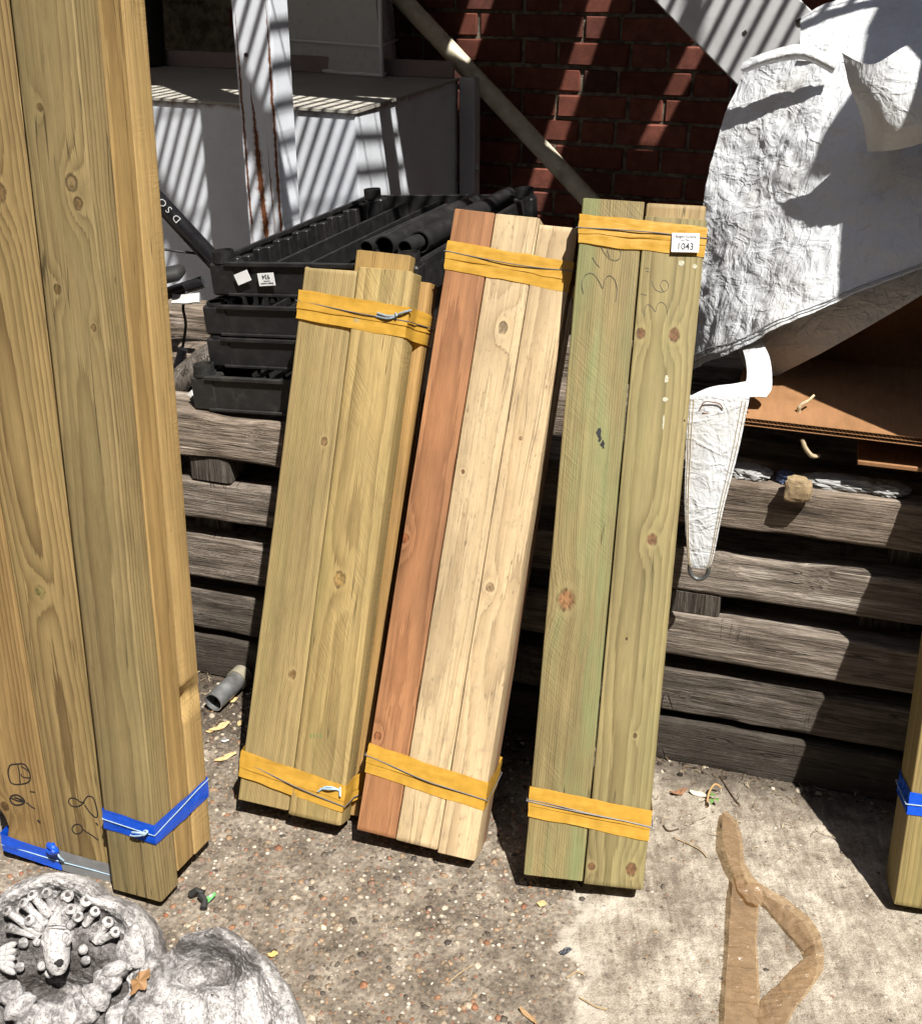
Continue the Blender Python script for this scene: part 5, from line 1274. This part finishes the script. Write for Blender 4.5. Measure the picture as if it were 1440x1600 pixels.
# twigs and dead stems
tg = plain('dead stem', (.30, .22, .13), .8, .3, 80)
for k, (pts, lab) in enumerate((([(1052, 1310), (1090, 1328), (1104, 1342)], 'thin pale stem on the concrete to the right of the lot 1043 bundle'), ([(1036, 1291), (1044, 1300), (1060, 1297)], 'short dark curled stem on the concrete near the lot 1043 bundle'), ([(700, 1535), (720, 1518), (738, 1508)], 'thin pale stem on the aggregate below the middle bundle'), ([(885, 1530), (900, 1520), (912, 1524)], 'forked pale stem at the edge of the pale concrete'), ([(1125, 1215), (1140, 1240), (1156, 1262)], 'dark twig at the foot of the timber stack'), ([(905, 1560), (930, 1575), (948, 1580)], 'brown twig at the bottom of the aggregate'))):
    P = []
    for u, v in pts:
        p = at_z(u, v, 0); p.z = float(ground_h(p.x, p.y)) + .0022; P.append(p)
    mb = MB(); mb.tube(smooth_path(P, 5), .0011 + .0004 * (k % 2), 6); tag(mb.build('dead_stem', tg if k not in (1, 4) else plain('dark stem %d' % k, (.06, .035, .02), .8)), lab, 'stem', 'dead stems on the ground')
# soil crumbs and fibres along the foot of the stack
gs_ = G('soil crumbs'); cs = gs_.ramp(gs_.island(), [(0, (.015, .012, .009)), (.5, (.04, .03, .023)), (.8, (.09, .07, .052)), (.93, (.22, .18, .13)), (1, (.5, .45, .38))]); crumb = gs_.done(cs, .9, spec=.2)
def near_stack(x, y):
    d = (x - SG0.x) * SN.x + (y - SG0.y) * SN.y; lim = np.clip(.22 - (x + .6) * .17, .05, .22)
    return np.where((d > -.06), np.clip(1.1 - d / lim, 0, 1), 0)
pebble_field('soil_crumbs', 16000, (-.75, 1.1), (1.35, 2.25), .0015, .008, crumb, near_stack, .1, 8)
Rn = np.random.RandomState(4); mb = MB()
for k in range(420):
    x = Rn.uniform(-.65, 1.0); d = Rn.rand() ** 2 * .25 - .01; p = SG0 + SDIR * ((x - SG0.x) / SDIR.x) + SN * d; a = Rn.uniform(0, 6.28); l = Rn.uniform(.006, .022); z = float(ground_h(p.x, p.y)) + .004
    mb.tube([(p.x, p.y, z), (p.x + l * math.cos(a) * .5, p.y + l * math.sin(a) * .5, z + Rn.uniform(0, .005)), (p.x + l * math.cos(a + .4), p.y + l * math.sin(a + .4), z)], .0006, 4)
gfb = G('straw fibres'); stuff(mb.build('straw_litter', gfb.done(gfb.ramp(gfb.island(), [(0, (.06, .04, .025)), (.6, (.22, .15, .08)), (1, (.5, .42, .28))]), .8)))

# ------------------------------------------------------------------ cast stone garden ornaments, lower left
def stone(name, seed, light=(.57, .555, .56), dark=(.075, .068, .067), bias=0.0):
    g = G(name); P = g.obj(); off = (seed, seed * 2, seed * .5)
    n1 = g.noise(g.map(P, (1, 1, 1), off), 22, 6, .7); n2 = g.noise(g.map(P, (1, 1, 1), off), 140, 4, .65); n3 = g.noise(g.map(P, (1, 1, 1), off), 7, 3, .6)
    v = g.m('ADD', g.m('MULTIPLY', n1, .7), g.m('ADD', g.m('MULTIPLY', n2, .35), g.m('MULTIPLY', n3, .45)))
    c = g.ramp(g.lin(v, .56 + bias, .92 + bias, 0, 1), [(0, dark), (.35, tuple(a * .45 + b * .25 for a, b in zip(dark, light))), (.6, tuple(b * .72 for b in light)), (1, light)])
    pit = g.ss(g.vor(P, 230), .24, .08); c = g.mix(g.m('MULTIPLY', pit, .5), c, dark)
    h = g.m('SUBTRACT', g.m('ADD', g.m('MULTIPLY', n2, .8), n1), g.m('MULTIPLY', pit, .5))
    return g.done(c, .85, g.bump(h, .9, .006), spec=.25)

class Orn:
    """relief built on a tilted plane; (u, v, h): photograph position on that plane and height off it in metres"""
    def __init__(s, name, label, u, v, tilt):
        s.p0 = at_z(u, v, 0.002); s.X = Vector((1, 0, 0)); s.Y = Vector((0, math.cos(rad(tilt)), math.sin(rad(tilt)))); s.n = s.X.cross(s.Y)
        s.M = matrix(s.p0, s.X, s.Y, s.n); s.Mi = s.M.inverted()
        s.t = thing(name, label, 'garden ornament', s.M)
    def P(s, u, v, h=0.0):
        q = s.Mi @ at_plane(u, v, s.p0 + s.n * h, s.n); return Vector((q.x, q.y, h))
    def relief(s, name, cu, cv, R, H, mat, nr=90, nt=300, depth=.06, seed=0, inner=None):
        ang = np.linspace(0, 2 * math.pi, nt, endpoint=False); rho = np.concatenate([np.linspace(0.01, 1, nr), [1.012, 1.015, 1.015]])
        G_ = np.zeros((len(rho), nt, 3))
        Rk = np.array(sorted(R)); th = np.degrees(ang); Rr = np.interp(th, np.concatenate([Rk[:, 0] - 360, Rk[:, 0], Rk[:, 0] + 360]), np.tile(Rk[:, 1], 3))
        k = np.hanning(9); k /= k.sum(); Rr = np.convolve(np.concatenate([Rr[-4:], Rr, Rr[:4]]), k, 'valid')
        for j, a in enumerate(ang):
            for i, r in enumerate(rho):
                u = cu + r * Rr[j] * math.cos(a); v = cv - r * Rr[j] * math.sin(a)
                q = s.P(u, v); G_[i, j] = (q.x, q.y, H(u, v, r, a))
        nz = fbm(G_ * 55 + seed, 4) * .014 + fbm(G_ * 260 + seed, 3) * .008
        G_[..., 2] += nz; Rm = G_.copy()
        G_[-3, :, 2] -= .010; G_[-2, :, 2] -= depth * .5; G_[-1, :, 2] -= depth
        # nothing may sink under the ground
        v, f = grid_vf(G_, True); W = [s.M @ Vector(a) for a in v]
        v = [tuple(s.Mi @ Vector((w.x, w.y, max(w.z, -.002)))) for w in W]
        if inner is None: return mesh(name, v, f, mat, s.t, None, smooth=True)
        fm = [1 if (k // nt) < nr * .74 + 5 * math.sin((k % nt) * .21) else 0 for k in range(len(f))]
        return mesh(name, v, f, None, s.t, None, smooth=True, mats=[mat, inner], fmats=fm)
    def lump(s, name, u, v, h, r, mat, parent=None, rot=0, noise=.18, seed=0, sub=3, sharp=1.0):
        bm = bmesh.new(); bmesh.ops.create_icosphere(bm, subdivisions=sub, radius=1); q = np.array([a.co[:] for a in bm.verts]); f = [[a.index for a in b.verts] for b in bm.faces]; bm.free()
        q = np.sign(q) * np.abs(q) ** sharp * (1 + noise * 2 * fbm(q * 1.6 + seed * 3, 3) + .16 * fbm(q * 6 + seed, 3))[:, None] * np.array(r)
        c = s.P(u, v, h); return mesh(name, q, f, mat, parent or s.t, Matrix.Translation(c) @ Matrix.Rotation(rad(rot), 4, 'Z'), smooth=True)
    def polyp(s, name, a, b, r0, r1, mat, seed=0, h0=.006, h1=.02):
        """tube of coral, a dark disc painted for the shade in its mouth"""
        A = s.P(*a, h0 + .006); B = s.P(*b, h1 + .004); d = (B - A); L = d.length; d.normalize(); R_ = random.Random(seed); up = (Vector((0, 0, 1)) * .9 + d * .75).normalized()
        e = B + up * .006
        pts = [A, A + d * L * .35, A + d * L * .7, B, e, e + up * .0022]; rr = [r0 * .7, r0 * R_.uniform(.6, .75), r0 * .62, r1 * .70, r1 * .82, r1 * .62]
        v, f = tube_vf(pts, rr, 16); q = np.array([list(p) for p in v]); q += (fbm(q * 120 + seed, 2) * .0028)[:, None]
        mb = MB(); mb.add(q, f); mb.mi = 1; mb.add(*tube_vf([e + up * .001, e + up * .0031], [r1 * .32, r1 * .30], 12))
        return mb.build(name, None, s.t, None, True, [mat, HOLE_SHADE])

HOLE_SHADE = plain('painted hole shade', (.06, .053, .05), .95)  # dark colour standing in for the shade inside the coral mouths
Z8 = lambda x, y: (x / 3, y / 3 + 1330)
o1 = Orn('fountain_ornament', 'grey cast stone fountain mask with a fish head spout among coral, at lower left', 100, 1650, 42)
st1 = stone('weathered cast stone', 1); st1d = stone('darker cast stone', 2, bias=.12); st1l = stone('pale cast stone', 3, (.52, .505, .51), bias=-.02)
def H1(u, v, r, a):
    up = 1 / (1 + math.exp((v - 1520) / 10))
    rim = .030 * math.exp(-((r - .88) / .10) ** 2) * (up * .9 + .1)
    seat = .012 * math.exp(-(((u - 90) / 70) ** 2 + ((v - 1470) / 45) ** 2))
    cav = -.022 * math.exp(-(((u - 90) / 85) ** 2 + ((v - 1548) / 17) ** 2))
    front = .030 * (1 / (1 + math.exp(-(v - 1572) / 6))) * (.75 + .35 * math.cos(u * .135 + .4))
    return rim + seat + cav + front
o1.relief('back_plate', 95, 1500, [(0, 150), (18, 150), (35, 142), (50, 128), (58, 121), (66, 127), (80, 134), (95, 136), (120, 136), (150, 140), (180, 150), (225, 190), (270, 200), (310, 165), (330, 145), (345, 146)], H1, st1, seed=1, inner=stone('darker bowl stone', 2, (.42, .40, .40), (.05, .044, .043), .10))  # inner part of the plate takes a darker stone tone
hd = [Z8(265, 285), Z8(262, 330), Z8(262, 380), Z8(264, 440), Z8(268, 500), Z8(271, 535), Z8(272, 548), Z8(272, 545), Z8(272, 530)]
rr = [.004, .011, .0165, .0185, .017, .0155, .0125, .0085, .007]
pts = [o1.P(*p, .030 + .007 * math.sin(i / 8 * 3.1)) for i, p in enumerate(hd)]
v, f = tube_vf(pts, rr, 22); q = np.array([list(p) for p in v]); q += (fbm(q * 130, 2) * .002)[:, None]
fish = mesh('fish_head', q, f, st1l, o1.t, None, smooth=True)
for u, v_ in ((222, 412), (307, 410)):
    o1.lump('eye', *Z8(u, v_), .0455, (.0052, .0080, .0055), st1l, fish, noise=.03, sub=2)
    mb = MB(); c = o1.P(*Z8(u, v_), .0475); mb.tube([c + Vector((  .0068 * math.cos(t), .0095 * math.sin(t), .0)) for t in np.linspace(0, 6.283, 25)], .0021, 6); mb.build('eye_ring', st1l, fish, smooth=True)
for v_ in (348, 362):
    mb = MB(); mb.tube([o1.P(*Z8(225 + k * 16, v_ + 4 * math.sin(k / 5 * 3.14) * -1), .0475 + .006 * math.sin(k / 5 * 3.14)) for k in range(6)], .0016, 6); mb.build('brow_ridge', st1l, fish, smooth=True)
o1.lump('mouth_hole', *Z8(271, 522), .0475, (.0085, .0075, .006), plain('painted spout shade', (.015, .013, .013), .95), fish, noise=.05, sub=2)  # solid dark lump painted for the shade inside the spout
o1.lump('top_fin', *Z8(268, 298), .034, (.006, .012, .006), st1l, fish, noise=.2, sub=2)
for k, (a, b, r) in enumerate((((190, 398), (48, 288), .0088), ((215, 345), (122, 252), .0088), ((235, 305), (163, 215), .0092), ((252, 272), (226, 205), .0088), ((288, 285), (316, 218), .0100), ((345, 310), (402, 240), .0092), ((400, 345), (445, 290), .0080), ((445, 425), (505, 340), .0092), ((180, 405), (55, 365), .0075), ((300, 330), (330, 280), .0085), ((200, 380), (150, 330), .009), ((470, 420), (535, 385), .0085), ((330, 350), (365, 312), .0085))):
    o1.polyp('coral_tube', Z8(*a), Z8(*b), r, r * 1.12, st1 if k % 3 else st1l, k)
for k, (u, v_, r) in enumerate(((110, 432, .0075), (172, 428, .006), (92, 545, .0075), (196, 540, .007), (436, 402, .0065), (390, 462, .0075), (402, 515, .007), (230, 575, .0065), (60, 480, .006))):
    o1.lump('coral_bud', *Z8(u, v_), .015, (r, r, r * .9), st1l if k % 2 else st1, seed=k, sub=2)
o1.lump('oyster_shell', *Z8(632, 440), .026, (.0145, .0315, .009), st1l, rot=16, seed=5, noise=.25); o1.lump('oyster_shell', *Z8(582, 490), .023, (.0135, .0235, .010), st1, rot=12, seed=8, noise=.3)
for k in range(5): o1.lump('scallop_rib', *Z8(28 - 6 * k + k * k * 1.5, 455 + k * 24), .02, (.017, .0058, .006), st1l, rot=28 - 14 * k, seed=k, noise=.08, sub=2)
for k, (u, v_, l, w) in enumerate(((55, 665, .018, .016), (95, 735, .022, .017), (150, 785, .024, .016), (215, 790, .024, .015), (280, 790, .024, .016), (340, 775, .024, .015), (400, 735, .024, .017), (452, 680, .022, .017), (500, 615, .022, .016), (540, 560, .018, .013))):
    o1.lump('basin_lobe', *Z8(u, v_), .024 + .004 * (k % 2), (l, w, .017), (st1, st1l)[k % 2], rot=math.degrees(math.atan2(600 - v_, u - 285)), seed=20 + k, noise=.3)

o2 = Orn('shell_basin', 'rough grey stone shell basin beside the fish fountain ornament', 330, 1660, 30)
st2 = stone('rough grey stone', 7, (.53, .515, .515), (.075, .066, .063), .0); 
def H2(u, v, r, a):
    rim = .030 * math.exp(-((r - .86) / .13) ** 2)
    cav = -.050 * math.exp(-(((u - 318) / 52) ** 4 + ((v - 1512) / 30) ** 4))
    front = .014 * (1 / (1 + math.exp(-(v - 1556 + .25 * (u - 330)) / 5))) * (.7 + .5 * math.cos(u * .14 - v * .03))
    lob = .010 * math.cos(a * 9) * math.exp(-((r - .9) / .15) ** 2)
    return rim + cav + front + lob + .010
o2.relief('basin', 335, 1560, [(0, 122), (20, 108), (32, 106), (40, 98), (52, 100), (62, 101), (75, 104), (92, 104), (110, 102), (125, 98), (140, 102), (155, 116), (170, 128), (185, 130), (220, 160), (270, 175), (320, 165), (345, 138)], H2, st2, seed=9, depth=.09)
lf = plain('dry oak leaf', (.27, .15, .065), .7, .25, 40)
c = Z8(680, 612); p = at_plane(*c, o1.p0, o1.n) + o1.n * .03
n = 28; ol_ = [(math.cos(t) * .010 * (1 + .38 * math.cos(5 * t + .6)), math.sin(t) * .017 * (1 + .25 * math.cos(4 * t))) for t in np.linspace(0, 6.283, n, endpoint=False)]
vv = [(0, 0, .004)] + [(a, b, .003 * math.sin(7 * a * 100)) for a, b in ol_] + [(0, 0, .003)] + [(a, b, .003 * math.sin(7 * a * 100) - .0008) for a, b in ol_]
ff = [(0, 1 + i, 1 + (i + 1) % n) for i in range(n)] + [(n + 1, n + 2 + (i + 1) % n, n + 2 + i) for i in range(n)] + [(1 + i, n + 2 + i, n + 2 + (i + 1) % n, 1 + (i + 1) % n) for i in range(n)]
tag(mesh('oak_leaf', vv, ff, lf, None, Matrix.Translation(p) @ o1.M.to_3x3().to_4x4() @ Matrix.Rotation(rad(-35), 4, 'Z')), 'dry tan oak leaf caught between the two stone ornaments', 'leaf')
